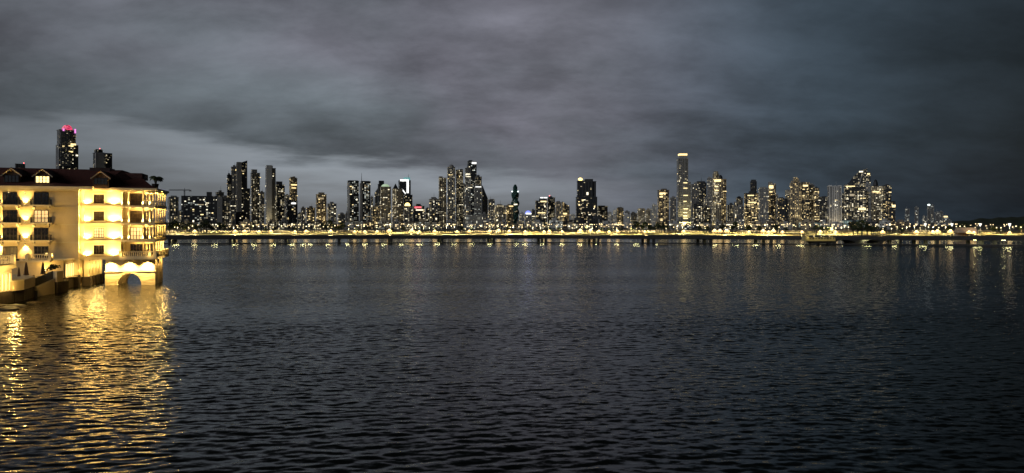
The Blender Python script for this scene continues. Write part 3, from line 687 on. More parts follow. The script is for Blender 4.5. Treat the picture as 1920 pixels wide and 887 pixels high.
T(1583, 1603, 347, 1950, 'dark', 'black block at the low end of the curved sail tower', 0.6, 8, 26, 'mix', sign=[(1585, 1602, 349, 350.5, E_warm), (1592, 1600, 364, 368, E_dim)])
r_, q = T(1593.5, 1630, 330, 2150, 'dark', 'curved sail tower sweeping up to a peak', 0.3, 0, 22, 'mix', curve=[(1593.5, 343), (1598, 336), (1604, 329), (1610, 323.5), (1616, 320), (1620, 318.6), (1624.5, 317.8), (1625, 324), (1630, 324.5)], d=0.6,
          sign=[(1611, 1617.5, 321.5, 324, E_white), (1624.5, 1629, 326, 328.5, E_warm)])
_rb = MB(); _cv = [(1611, 352), (1612.5, 342), (1615, 333), (1619, 325.5)]
for a_, b_ in zip(_cv, _cv[1:]):
    _rb.bar((q['lx'](a_[0]), -q['hd'] - 1, q['lz'](a_[1])), (q['lx'](b_[0]), -q['hd'] - 1, q['lz'](b_[1])), 2.0)
_rb.build('curved_rib', M_conc, r_)
T(1602, 1624, 358, 1900, 'dark', 'dark front tower below the sail peak', 0.6, 8, 26, 'mix', sign=[(1608, 1622, 390, 394, E_warm)], base=(1579, 1620, 413, facade('podium_teal2', (0.3, 0.4, 0.38), (0.35, 0.5, 0.47), 0.95, 5, 9, 'teal', 1.1)))
T(1623, 1633, 345, 1900, 'grey', 'grey pier tower between sail peak and domed tower', 0.3, 8, 10, ribs=4)
T(1631, 1655, 350, 1980, 'stone', 'tan tower with small dome right of the sail', 0.5, 10, 22, 'mix', dome=(1637, 1646.5, 336.5, M_dark), sign=[(1634, 1647, 359, 361, E_warm)], base=(1628, 1657, 419, facade('podium_white_lit', (0.5, 0.5, 0.48), (0.5, 0.55, 0.52), 0.95, 4, 10, 'white', 1.5)))
T(1654, 1670.5, 348.5, 2050, 'dark', 'dark square-topped tower second from the cluster end', 0.5, 10, 18, 'mix', sign=[(1665, 1670, 360, 361.5, E_warm)])
T(1654, 1678, 378, 1850, 'dark', 'last dark block where the cluster ends', 0.35, 10, 14, 'warm', sign=[(1671, 1677, 384.5, 389, E_warm)])
# --- far towers beyond
for (a, b_, yy, YY, lab, ex) in ((1697, 1705, 392, 3600, 'lone far tower first after the cluster ends', {}),
        (1715, 1722, 389, 3600, 'lone far tower with tapered top in the gap', dict(spire=(1718.5, 386))),
        (1730, 1737, 405.5, 3500, 'short far block beside the lit-tip pair', {}),
        (1738.6, 1744, 384, 3700, 'far tower with a white lit tip', dict(sign=[(1739, 1743.5, 383, 385.5, E_cool)])),
        (1745, 1751, 385, 3700, 'far dark tower paired with the white-tipped one', dict(spire=(1748, 381))),
        (1753, 1761, 398, 3500, 'far pale block with dotted lights after the pair', {}),
        (1760, 1768, 397, 3650, 'far grey block with dim top left of the yellow panel', {}),
        (1767.5, 1777, 406, 3500, 'far block with a yellow lit panel on top', dict(sign=[(1769, 1776, 405, 407.5, E_warm)])),
        (1777, 1784, 413, 3400, 'lowest far block before the hills', {})):
    T(a, b_, yy, YY, 'mid', lab, 0.22, 8, 3, 'white', ribs=2, **ex)

# --- distant filler towers seen in the gaps
for (a, b_, yy, YY, wl, lab) in ((335, 343, 396, 2600, 'grey', 'far grey block in the gap beside the crane'), (558, 565, 400, 2700, 'mid', 'far block in the gap after the black glass tower'),
        (1139, 1150, 404, 2900, 'grey', 'faint far block low in the open gap'), (1376, 1381, 380, 2600, 'mid', 'far sliver left of the domed-head tower'), (1455, 1459, 366, 2600, 'mid', 'far sliver right of the lit crown tower'),
        (868, 872, 345, 2600, 'mid', 'far sliver left of the glass shaft with bands'), (795, 800, 398, 2700, 'white', 'far pale sliver beside the red sign block')):
    T(a, b_, yy, YY, wl, lab, 0.35, 6, 3, ribs=2, balc=False)

# --- low-rise blocks at the foot of the towers
xs_ = 318
while xs_ < 1690:
    wd = rnd.uniform(10, 26); yy = rnd.uniform(414, 423); YY = rnd.uniform(1240, 1420)
    T(xs_, xs_ + wd, yy, YY, rnd.choice(('mid', 'grey', 'stone', 'dark', 'brown')), 'small low-rise block along the avenue below the towers', rnd.choice((0.3, 0.5, 0.7)), rnd.choice((8, -8)), 3,
      rnd.choice(('mix', 'warm', 'white')), ribs=3, balc=False, cat='building', name='low_building', bay=False, st=1.6)['group' if False else 0]['group'] = 'low blocks along the avenue'
    xs_ += wd + rnd.uniform(2, 16)

# --- tower crane
def crane():
    Y = 1800; c = W(346, HOR, Y); root = tag(empty('tower_crane', (c.x, c.y, LZ)), 'tower crane with long jib above the black office slab', 'crane')
    zt = ZY(357, Y) - LZ; k = Y / F; b = MB()
    for sx in (-1, 1):
        for sy in (-1, 1): b.bar((sx, sy, 0), (sx, sy, zt), 0.3, 4)
    for i in range(24):
        z = zt * i / 24; z2 = zt * (i + 1) / 24
        b.bar((-1, -1, z), (1, -1, z2), 0.2, 4); b.bar((1, 1, z), (-1, 1, z2), 0.2, 4)
    b.build('mast', M_dark, root)
    b = MB(); a0, a1 = -30 * k, 12.5 * k
    b.bar((a0, 0, zt), (a1, 0, zt), 0.5, 4); b.bar((a0 * .95, 0, zt + 2.2), (a1 * .8, 0, zt + 2.2), 0.35, 4)
    n = 22
    for i in range(n):
        xa = a0 + (a1 - a0) * i / n; xb = a0 + (a1 - a0) * (i + 1) / n
        b.bar((xa, 0, zt), (xb, 0, zt + 2.2), 0.2, 4)
    b.build('jib', M_dark, root)
    MB().box(a1 - 5, a1, -1.2, 1.2, zt - 2.4, zt - 0.6).build('counterweight', M_conc, root)
    MB().bar((0, 0, zt), (0, 0, zt + 6), 0.8, 4, 0.3).build('head', M_dark, root)
    MB().box(-1.2, 1.4, -2.6, -1.1, zt - 3, zt - 0.4).build('cab', M_steel, root)
crane()

# ------------------------------------------------------------------ trees and palms on the shore
def leaf_crown(seed, r, h, n, flat=0.75):
    rr = random.Random(seed); b = MB(); blobs = []
    for i in range(9):
        a = rr.uniform(0, 6.28); q_ = rr.uniform(0, 0.7) * r
        blobs.append((q_ * math.cos(a), q_ * math.sin(a), h + rr.uniform(-.35, .55) * r * flat, rr.uniform(.32, .55) * r))
    for i in range(n):
        bl = rr.choice(blobs); v = Vector((rr.gauss(0, 1), rr.gauss(0, 1), rr.gauss(0, 1))).normalized() * bl[3] * rr.uniform(.55, 1.05)
        p = Vector((bl[0], bl[1], bl[2])) + Vector((v.x, v.y, v.z * flat)); s = rr.uniform(.22, .5) * (r / 4) ** .5
        a = Vector((rr.gauss(0, 1), rr.gauss(0, 1), rr.gauss(0, .6))).normalized(); c = a.cross(Vector((rr.gauss(0, 1), rr.gauss(0, 1), rr.gauss(0, 1)))).normalized()
        b.quad(p - a * s, p + c * s * .5, p + a * s, p - c * s * .5)
    return b
M_leaf = [mat('foliage_a', (0.045, 0.065, 0.02), 0.8), mat('foliage_b', (0.06, 0.08, 0.025), 0.8), mat('foliage_c', (0.035, 0.05, 0.02), 0.8)]
M_bark = mat('bark', (0.09, 0.07, 0.05), 0.9)
TREES = []
for i in range(5):
    t = empty('shade_tree', (0, 0, 0)); r_c = (4.2, 5.2, 6.2, 3.6, 4.8)[i]; h_c = (5.5, 6.0, 6.5, 5.0, 7.0)[i]
    leaf_crown(40 + i, r_c, h_c, 900).build('crown', M_leaf[i % 3], t)
    tr = MB(); tr.bar((0, 0, -0.2), (0.1, 0, h_c * .6), .32, 6, .22)
    for a in range(5): tr.bar((0.1, 0, h_c * (.4 + .04 * a)), (math.cos(a * 1.3) * r_c * .5, math.sin(a * 1.3) * r_c * .5, h_c + .2 * a), .15, 5, .05)
    tr.build('trunk', M_bark, t); TREES.append((t, tree_of(t)))
def palm(seed, h=8.0, r=2.8):
    rr = random.Random(seed); t = empty('palm_tree'); b = MB(); pts = [(0.25 * math.sin(k / 6 * 1.4), 0, h * k / 6) for k in range(7)]
    for p, q_ in zip(pts, pts[1:]): b.bar(p, q_, 0.2, 6, 0.17)
    b.build('trunk', M_bark, t); c = MB(); top = Vector(pts[-1])
    for i in range(18):
        a = i * 2.39996; up = rr.uniform(-.3, .9); prev = top.copy(); d = Vector((math.cos(a), math.sin(a), up)).normalized()
        for s in range(6):
            nx = prev + d * r / 6; sd_ = d.cross(Vector((0, 0, 1))).normalized() * (0.45 * (1 - abs(s - 2) / 6))
            for sg in (-1, 1):
                c.quad(prev, nx, nx + sd_ * sg - Vector((0, 0, .22)), prev + sd_ * sg - Vector((0, 0, .2)))
            d = (d + Vector((0, 0, -.28))).normalized(); prev = nx
    c.build('crown', M_leaf[1], t); return t
PALMS = []
for i in range(2):
    p_ = palm(70 + i, 8 + 2 * i); PALMS.append((p_, tree_of(p_)))
used = set()
def plant(protos, i, px, Y, sc, label, cat, group):
    o, ch = protos[i]; c = W(px, HOR, Y); loc = (c.x, c.y, LZ + 0.02); rz = rnd.uniform(0, 6.28)
    if o.name in used: r = copy_tree(o, loc, rz, sc, ch)
    else:
        r = o; used.add(o.name); r.location = loc; r.rotation_euler = (0, 0, rz); r.scale = (sc,) * 3
    return tag(r, label, cat, group)
tree_px = [(318, 760, 1.3), (326, 780, 1.5), (334, 800, 1.2), (347, 840, 1), (356, 860, 1.1), (366, 850, 1.2), (378, 820, 1.3), (387, 810, 1.4), (396, 830, 1.2), (412, 850, 1.0), (420, 840, 1.1), (432, 900, .9), (447, 900, 1), (458, 880, .9), (470, 930, 1.1), (486, 900, 1), (499, 930, .9),
           (514, 900, 1), (528, 910, 1), (553, 930, .9), (574, 930, .9), (588, 920, 1.1), (604, 900, 1.1), (613, 880, 1.3), (620, 860, 1.4), (629, 870, 1.2), (637, 900, 1.1), (652, 930, 1), (668, 940, .8), (690, 950, .9), (712, 940, .9), (735, 950, .9), (757, 940, 1), (771, 940, .9), (792, 930, 1.1), (815, 950, .9), (842, 930, 1), (866, 930, 1.1), (884, 940, .9), (912, 930, .9),
           (933, 950, .9), (951, 930, 1), (968, 920, 1), (990, 940, .9), (1008, 920, 1), (1016, 930, 1.1), (1032, 930, 1), (1047, 930, .9), (1060, 920, 1), (1081, 940, .9), (1098, 930, .9), (1113, 920, 1), (1128, 920, .9), (1142, 900, 1.1), (1150, 890, 1.2), (1165, 920, .9), (1186, 900, 1.1), (1194, 890, 1.3), (1203, 880, 1.3), (1211, 870, 1.2), (1219, 860, 1.1), (1229, 840, 1.1), (1240, 820, 1.2), (1247, 810, 1.2), (1262, 850, .8), (1312, 860, .9), (1326, 850, .9), (1355, 840, 1.0),
           (1372, 830, 1.2), (1380, 840, 1.2), (1404, 850, 1), (1425, 840, .9), (1452, 830, .9), (1473, 820, .9), (1530, 720, .9), (1541, 700, 1.0), (1552, 700, .9), (1600, 640, 1.2), (1608, 620, 1.3), (1616, 610, 1.3), (1626, 640, 1.2), (1634, 660, .9), (1655, 700, .7), (1690, 720, .8), (1779, 680, .8), (1800, 900, 1.2), (1812, 950, 1.3), (1862, 700, .8), (1876, 720, .8), (1915, 760, .9)]
for k_, (px, YY, sc) in enumerate(tree_px):
    if 640 < px < 1190 or 430 < px < 600:
        if k_ % 3 == 0: continue
        sc *= .62
    plant(TREES, k_ % 5, px, YY, sc, 'dark leafy shade tree on the lamplit shore lawn', 'tree', 'shade trees along the shore')
for k_, (px, YY, sc) in enumerate([(365, 800, 1.0), (412, 820, 1.1), (462, 860, .9), (640, 840, 1.1), (646, 850, 1), (645, 880, .9), (806, 860, .8), (1074, 850, .8), (1100, 840, .8), (1232, 800, .9), (1246, 830, 1), (1638, 640, .8), (1645, 650, .9), (1670, 660, .8)]):
    plant(PALMS, k_ % 2, px, YY, sc, 'slim palm on the lamplit shore lawn', 'palm tree', 'palms along the shore')

# ------------------------------------------------------------------ lamps of the shore
def lantern(name, h, heads, hr, m_e, spread):
    t = empty(name); b = MB().bar((0, 0, -0.1), (0, 0, h), 0.11, 6, 0.07)
    for i in range(heads):
        a = i * 2 * math.pi / max(1, heads)
        if heads > 1: b.bar((0, 0, h - .3), (spread * math.cos(a), spread * math.sin(a), h), 0.06, 5)
    b.build('pole', M_dark, t)
    for i in range(heads):
        a = i * 2 * math.pi / max(1, heads); q_ = (spread * math.cos(a), spread * math.sin(a), h + hr * .8) if heads > 1 else (0, 0, h + hr * .8)
        MB().ball(q_, hr, 8).build('globe', m_e, t)
    if heads > 3: MB().ball((0, 0, h + hr * 1.6), hr * 1.15, 8).build('globe', E_lampc, t)
    return t
L_prom = lantern('promenade_lantern', 2.6, 4, 0.95, E_lamp, 1.35); CH_prom = tree_of(L_prom)  # outer ring of gold globes is added to stand in for lens glow
L_park = lantern('park_lamp', 7.0, 1, 0.55, E_lampw, 0); CH_park = tree_of(L_park)
L_road = lantern('street_lamp', 9.0, 2, 0.62, E_lampo, 1.6); CH_road = tree_of(L_road)
def lamp(proto, ch, px, Y, label, cat, group, pw=0, col=AMB, z=None, sc=1.0):
    c = W(px, HOR, Y); loc = (c.x, c.y, LZ if z is None else z)
    if proto.name in used: r = copy_tree(proto, loc, rnd.uniform(0, 6), sc, ch)
    else: r = proto; used.add(proto.name); r.location = loc; r.scale = (sc,) * 3
    tag(r, label, cat, group)
    if pw: light('SPOT', 'lamp_light', (0, 0, 1.95 if proto is L_prom else 6.6 if proto is L_park else 8.6), pw, col, r, 0.4, (0, 0, -1), R(164), 0.25)
    return r
def shoreY(px):
    X = (px - 960) / F
    for (a, b_) in zip(shore, shore[1:]):
        # intersect ray X = k*Y with segment
        k = X; dx, dy = b_[0] - a[0], b_[1] - a[1]; den = dx - k * dy
        if abs(den) < 1e-9: continue
        s = (k * a[1] - a[0]) / den
        if 0 <= s <= 1: return a[1] + s * dy
    return 640
big = [365, 441, 459, 486, 508, 553, 574, 620, 665, 684, 707, 730, 772, 786, 815, 857, 880, 918, 935, 955, 985, 1020, 1030, 1054, 1088, 1107, 1123, 1142, 1158, 1209, 1282, 1340, 1350, 1363, 1404, 1431, 1441, 1450, 1467, 1504, 1538, 1567, 1655, 1718, 1749, 1758, 1782, 1817, 1826, 1893]
for px in big:
    lamp(L_prom, CH_prom, px, shoreY(px) + 5, 'bright lantern with added glow globes on the seafront promenade', 'lamp post', 'promenade lanterns', 16000, (1, .74, .32), sc=rnd.choice((.8, .9, 1.05)))
px = 322.0
while px < 1915:
    if rnd.random() < .8: lamp(L_park, CH_park, px, shoreY(px) + rnd.uniform(25, 300), 'single-globe lamp on the shore lawn', 'lamp post', 'lawn lamps', 80000 if rnd.random() < .85 else 0, (1, .8, .38), sc=rnd.uniform(.7, 1.1))
    px += rnd.uniform(5, 11)
px = 318.0
while px < 1900:
    if rnd.random() < .85: lamp(L_road, CH_road, px, rnd.choice((998, 1042, 1058)), 'twin-globe street lamp along the avenue', 'street lamp', 'avenue street lamps', 90000 if rnd.random() < .3 else 0, (1, .72, .34), sc=rnd.uniform(.7, 1.05))
    px += rnd.uniform(8, 18)

# tall floodlight masts at the right end
def floodmast():
    t = empty('floodlight_mast'); MB().bar((0, 0, -.1), (0, 0, 8.0), .14, 6, .09).build('pole', M_steel, t)
    MB().lathe(0, 0, [(.25, 8.0), (.9, 9.8), (1.0, 10.2)], 8).build('lamp_head', emit('flood_white', (1, .97, .85), 1.6), t)
    return t
FM = floodmast(); CFM = tree_of(FM)
for px, lab in ((1735, 'white floodlight mast over the orange lanterns'), (1785, 'white floodlight mast left of the pale tent'), (1838, 'white floodlight mast right of the pale tent'), (1893, 'white floodlight mast at the end of the bridge')):
    Y = 600 - (px - 1735) * .5
    r = lamp(FM, CFM, px, Y, lab, 'lamp post', 'floodlight masts')
    light('SPOT', 'lamp_light', (0, 0, 7.5), 40000, (1, .85, .45), r, .5, (0, 0, -1), R(156), .35)
# pale tent
def tent():
    Y = 610; c = W(1811, HOR, Y); root = tag(empty('event_tent', (c.x, c.y, LZ), R(-12)), 'large pale pitched tent beside the floodlight masts', 'tent')
    k = Y / F; w = 34 * k; h0, h1 = 2.6, 6.8
    MB().extr([(-5, h0), (5, h0), (0, h1)], 'x', -w / 2, w / 2).build('roof', mat('tent_canvas', (0.55, 0.42, 0.3), 0.8), root)
    MB().box(-w / 2 + .2, w / 2 - .2, 4.2, 4.5, 0, h0 - .01).build('back_wall', mat('tent_canvas', (0.55, 0.42, 0.3)), root)
    for sx in (-.49, -.25, 0, .25, .49): MB().bar((sx * w, -4.7, 0), (sx * w, -4.7, h0 - .01), .09).build('pole', M_steel, root)
    light('SPOT', 'tent_lamp', (0, 0, 2.4), 500, AMB, root, .3, (0, 0, -1), R(140), .5); light('SPOT', 'tent_lamp', (4, -9, 7), 1800, (1, .72, .42), root, .4, (-.2, .9, -.25), R(95), .7)
tent()

# ------------------------------------------------------------------ sea viaduct
def viaduct():
    tbl = [(60, 442), (310, 448), (540, 458), (760, 467), (1060, 473), (1360, 452), (1600, 425), (1800, 405), (1920, 386), (2150, 352)]
    def Yb(px):
        for (a, ya), (b_, yb) in zip(tbl, tbl[1:]):
            if a <= px <= b_: return ya + (yb - ya) * (px - a) / (b_ - a)
        return tbl[0][1] if px < tbl[0][0] else tbl[-1][1]
    root = tag(empty('sea_viaduct', (W(960, HOR, 470).x, 470, 0)), 'long dark sea bridge on piers crossing the bay', 'bridge')
    O = Vector((root.location.x, root.location.y, 0))
    P = lambda px, back=0.0: Vector(((px - 960) / F * Yb(px) - 0.24 * back, Yb(px) + back, 0)) - O
    zt = lambda px: 4.55 if px < 1500 else 4.55 + (px - 1500) / 420 * 0.75
    pxs = list(range(60, 2151, 30))
    def strip(name, b0, b1, z0, z1, m, p0=60, p1=2150):
        b = MB(); ps = [p for p in pxs if p0 <= p <= p1]
        for p in ps:
            for bk in (b0, b1):
                for z in (z0, z1):
                    q_ = P(p, bk); b.v.append((q_.x, q_.y, z + zt(p) - 4.55))
        for i in range(len(ps) - 1):
            k = i * 4; n = k + 4
            b.f += [(k, n, n + 1, k + 1), (k + 2, k + 3, n + 3, n + 2), (k + 1, n + 1, n + 3, k + 3), (k, k + 2, n + 2, n)]
        b.f += [(0, 1, 3, 2), tuple(len(b.v) - 4 + j for j in (0, 2, 3, 1))]
        return b.build(name, m, root)
    strip('deck', 0, 20, 2.75, 3.75, M_black)
    strip('parapet', -0.25, 0.1, 2.55, 4.5, M_black)
    strip('parapet', 19.8, 20.1, 2.9, 4.5, M_black)
    strip('waterline_strip', -1.0, 0.6, -0.6, 0.42, M_black)  # low dark strip along the waterline
    # wearing course of the roadway, a little above the slab
    strip('roadway', 0.4, 19.6, 3.754, 3.85, mat('asphalt', (0.06, 0.058, 0.055)))
    for px in (102, 205, 318, 432, 536, 636, 734, 830, 926.6, 1024, 1123, 1227, 1334.7, 1448, 1690, 1760, 1868, 1985, 2110):
        top = 2.74 + zt(px) - 4.55
        for bk in (1.2, 9, 17.5):
            q_ = P(px, bk)
            o = MB().box(q_.x - 0.8, q_.x + 0.8, q_.y - 0.8, q_.y + 0.8, -3, top).build('pier', M_black, root)
        q0, q1 = P(px, 0.3), P(px, 19)
        b = MB(); b.prism([(q0.x - .9, q0.y), (q0.x + .9, q0.y), (q1.x + .9, q1.y), (q1.x - .9, q1.y)], top - 0.5, top - 0.002); b.build('cap_beam', M_black, root)
    # haunched piers of the navigation spans
    for px, wd in ((1612, 5.4), (1566, 3.2), (1655, 2.4)):
        top = 2.74 + zt(px) - 4.55; q_ = P(px, 1.5); b = MB(); pr = []
        n = 8; hw0 = wd * .33; hw1 = wd * 2.0
        for i in range(n + 1):
            t = i / n; pr.append((q_.x - hw0 - (hw1 - hw0) * (1 - math.cos(t * math.pi / 2)) ** 1.0, 1.0 + (top - 1.0) * math.sin(t * math.pi / 2)))
        pl = [(q_.x - hw0, -3)] + [(q_.x + hw0, -3)] + [(2 * q_.x - a, z) for a, z in pr] + list(reversed(pr))
        b.extr(pl, 'y', q_.y - 1.2, q_.y + 14); b.build('haunched_pier', M_black, root)
    # lamps sunk in the underside of the deck, facing the water
    E_soff = emit('soffit_lamp', (1.0, 0.93, 0.42), 45.0, 'AUTO')
    for px in (328, 364, 402, 439, 475, 512, 547, 568, 581, 616, 650.5, 684.6, 720, 753.5, 787, 820, 853, 886, 920, 970, 985.6, 1020, 1055, 1089, 1123, 1158, 1195, 1230, 1343, 1382, 1420, 1462, 1504, 1550, 1590, 1629, 1686, 1735, 1785, 1838, 1893, 1950):
        q_ = P(px, 1.9 if px not in (328,) else 2.2); z = 2.74 + zt(px) - 4.55; wl = 1.6 if px < 1480 else 2.2
        h_ = MB().box(q_.x - wl - .1, q_.x + wl + .1, q_.y - 1.0, q_.y + 1.0, z - .1, z).build('soffit_lamp', M_dark, root)
        MB().box(q_.x - wl, q_.x + wl, q_.y - .9, q_.y + .9, z - .13, z - .103).build('diffuser', E_soff, h_)
viaduct()

# landing stage with yellow lit railings
def landing():
    Y = 418; c = W(1537, HOR, Y); root = tag(empty('landing_stage', (c.x, c.y, 0), R(6)), 'yellow lit landing stage with railings beside the bridge', 'landing stage')
    k = Y / F; w = 58 * k; m_y = mat('yellow_painted_steel', (0.5, 0.42, 0.2), 0.5)
    MB().box(-w / 2, w / 2, -1, 5, 2.5, 2.9).build('deck', m_y, root)
    MB().box(-w / 2, w / 2, -1.15, -1.003, 2.3, 3.25).build('fascia', m_y, root)
    MB().extr([(-w * .42, 2.49), (w * .45, 2.49), (w * .36, .9), (-w * .2, .9)], 'y', -.6, 4.6).build('hull_base', M_black, root)
    for i in range(11):
        x = -w / 2 + .2 + i * (w - .4) / 10; MB().box(x - .07, x + .07, -1.0, -.86, 2.91, 5.3 if i % 3 == 0 else 4.2).build('railing_post', m_y, root)
    for z in (3.55, 4.15, 5.25): MB().box(-w / 2 + .1 + (w * .07 if z > 5 else 0), w / 2 - .1, -.97, -.89, z, z + .09).build('rail', m_y, root)
    MB().box(-w / 2 - .9, -w * .42, -1.3, 2, 2.2, 5.0).build('kiosk', m_y, root)
    for x in (-.4, -.15, .1, .38):
        MB().ball((x * w, 1.5, 4.9), .22).build('lamp', E_lampw, root); light('SPOT', 'lamp_light', (x * w, -2.0, 5.0), 190, (1, .8, .3), root, .15, (0, .25, -1), R(150), .4)
    for x in (-.3, .0, .3): MB().box(x * w - .4, x * w + .4, 1, 2, -3, 2.49).build('pile', M_black, root)
landing()

# ------------------------------------------------------------------ the lit waterfront hotel
HC = Vector((-70.8, 147.5, 0)); HR = R(16)
E1 = (math.cos(HR), math.sin(HR)); E2 = (-math.sin(HR), math.cos(HR))
def hp(px, py, b=0.0):
    """facade coordinates (along, height) of a picture point on the plane set b metres behind the front"""
    k = (px - 960) / F
    a = (k * (HC.y + E2[1] * b) - HC.x - E2[0] * b) / (E1[0] - E1[1] * k)
    Y = HC.y + a * E1[1] + b * E2[1]
    return a, CAMZ + (HOR - py) / F * Y
def ha(px, b=0.0): return hp(px, HOR, b)[0]
def hw_(a, b, z): return Vector((HC.x + a * E1[0] + b * E2[0], HC.y + a * E1[1] + b * E2[1], z))

M_wall = mat('cream_stucco', (0.70, 0.57, 0.34), 0.85, bump=0.25, bscale=2.0, var=0.14, vscale=0.35)
M_trim = mat('white_trim', (0.76, 0.67, 0.47), 0.7, var=0.12)
M_stone = mat('rough_cut_stone', (0.66, 0.56, 0.38), 0.9, bump=0.9, bscale=1.3, var=0.35, vscale=0.9, stretch=(0.5, 0.5, 1.6))
M_plinth = mat('dark_stone', (0.055, 0.042, 0.03), 0.9, bump=0.6, bscale=1.2, var=0.5)
M_wood = mat('dark_wood', (0.035, 0.022, 0.015), 0.45)
M_iron = mat('wrought_iron', (0.015, 0.015, 0.016), 0.5)
M_glass = mat('dark_window_glass', (0.012, 0.011, 0.011), 0.06, var=0.0, spec=0.6)
M_dimgl = mat('curtained_glass', (0.07, 0.05, 0.03), 0.3, var=0.6, vscale=2.0)
E_room = emit('hotel_room_light', (1.0, 0.62, 0.22), 1.1, 'AUTO')
E_hall = emit('hotel_hall_light', (1.0, 0.72, 0.28), 2.4, 'AUTO')
E_bulb = emit('lamp_bulb', (1.0, 0.8, 0.42), 14.0)
def mat_tiles():
    m = bpy.data.materials.new('clay_tiles'); m.use_nodes = True; g = NT(m.node_tree)
    tc = g.n('ShaderNodeTexCoord').outputs['Object']
    wv = g.n('ShaderNodeTexWave', {'Vector': tc, 'Scale': 1.6, 'Distortion': 0.3}, bands_direction='X').outputs['Fac']
    wz = g.n('ShaderNodeTexWave', {'Vector': tc, 'Scale': 1.1}, bands_direction='Z').outputs['Fac']
    n = g.n('ShaderNodeTexNoise', {'Vector': tc, 'Scale': 1.2, 'Detail': 5.0}).outputs[0]
    colr = g.mix(n, (0.045, 0.009, 0.006, 1), (0.11, 0.024, 0.014, 1))
    bmp = g.n('ShaderNodeBump', {'Height': g.m('ADD', wv, g.m('MULTIPLY', wz, .5)), 'Strength': .7, 'Distance': .12}).outputs[0]
    p = g.n('ShaderNodeBsdfPrincipled', {'Base Color': colr, 'Roughness': .75, 'Normal': bmp})
    g.t.links.new(p.outputs[0], g.n('ShaderNodeOutputMaterial').inputs[0]); return m
M_tile = mat_tiles()

hotel = tag(empty('waterfront_hotel', HC, HR), 'cream four-storey hotel glowing gold above the water with dark red tiled roof', 'hotel')
def hb(name, m, *boxes, parent=None):
    b = MB()
    for bx in boxes: b.box(*bx)
    return b.build(name, m, parent or hotel)
LED = [15.45, 12.06, 8.72, 5.42]        # ledge levels
EAVE = 18.55
LW = -1.5                               # left wing front plane
A_J = ha(147, LW)                       # where the left wing ends
A_LOG = ha(226.8, 0)                    # where the loggia starts
# walls
hb('wall', M_wall, (-46, A_J, LW, 12, 5.42, EAVE))
hb('wall', M_wall, (A_J + .003, A_LOG, 0, 12, 5.0, EAVE))
hb('wall', M_wall, (A_LOG + .003, -2.2, 2.0, 13, 5.0, EAVE))       # set back behind the loggia, and the side wall
hb('wall', M_wall, (A_J - 18, A_J - .4, LW + .5, 12, -1, 5.41))    # ground floor below the left wing
# storey ledges and loggia floors
for i, z in enumerate(LED):
    hb('ledge', M_trim, (A_J + .004, A_LOG, -.38, -.003, z - .16, z + .12), (A_J + .004, A_LOG, -.2, -.004, z - .42, z - .165))
    hb('loggia_floor', M_trim, (A_LOG + .004, .35, -.45, 1.997, z - .28, z + .10), (-2.197, .35, 2.0, 13.4, z - .28, z + .10))
    if i < 4: hb('ledge', M_trim, (-46, A_J + .02, LW - .12, LW - .003, z - .32, z - .2))
# cornices
hb('cornice', M_trim, (-46, ha(174, -2.4), LW - 1.0, LW - .003, EAVE + .02, EAVE + .5), (-46, A_J + .2, LW - .45, LW - .004, EAVE - .35, EAVE + .017))
hb('cornice', M_trim, (ha(174, -.9) + .01, 0.7, -.95, 14, EAVE + .0, EAVE + .42), (A_J + .21, .4, -.42, 13.6, EAVE - .3, EAVE - .003))
# corner pilaster
hb('pilaster', M_trim, (A_J + .05, A_J + .65, -.32, -.002, 5.0, EAVE - .31))
# windows -------------------------------------------------------
def window(px0, px1, z0, z1, b, cols, rows, glass, surround=True, name='window'):
    a0, a1 = ha(px0, b), ha(px1, b); f = MB(); t = .09
    f.box(a0, a1, b - .10, b - .002, z1 - t, z1).box(a0, a1, b - .10, b - .002, z0, z0 + t)
    f.box(a0, a0 + t, b - .10, b - .002, z0 + t, z1 - t).box(a1 - t, a1, b - .10, b - .002, z0 + t, z1 - t)
    for i in range(1, cols):
        x = a0 + (a1 - a0) * i / cols; ww = .07 if (cols == 2 or i % 2 == 0) else .035
        f.box(x - ww, x + ww, b - .095, b - .003, z0 + t, z1 - t)
    for j in range(1, rows):
        z = z0 + (z1 - z0) * j / rows; f.box(a0 + t, a1 - t, b - .085, b - .004, z - .03, z + .03)
    o = f.build(name, M_wood, hotel)
    MB().box(a0 + t * .5, a1 - t * .5, b - .03, b - .0015, z0 + t * .5, z1 - t * .5).build('pane', glass, o)
    if surround:
        s = MB(); e = .22
        s.box(a0 - e, a1 + e, b - .14, b - .001, z1 + .003, z1 + e).box(a0 - e, a0 - .003, b - .13, b - .001, z0 - .05, z1 + .002).box(a1 + .003, a1 + e, b - .13, b - .001, z0 - .05, z1 + .002)
        s.box(a0 - e - .1, a1 + e + .1, b - .26, b - .001, z0 - e, z0 - .052)
        s.build('surround', M_trim, o)
    return o
Y_l, Y_r = 139.5, 145.2
def zl(py): return ZY(py, Y_l)
def zr(py): return ZY(py, Y_r)
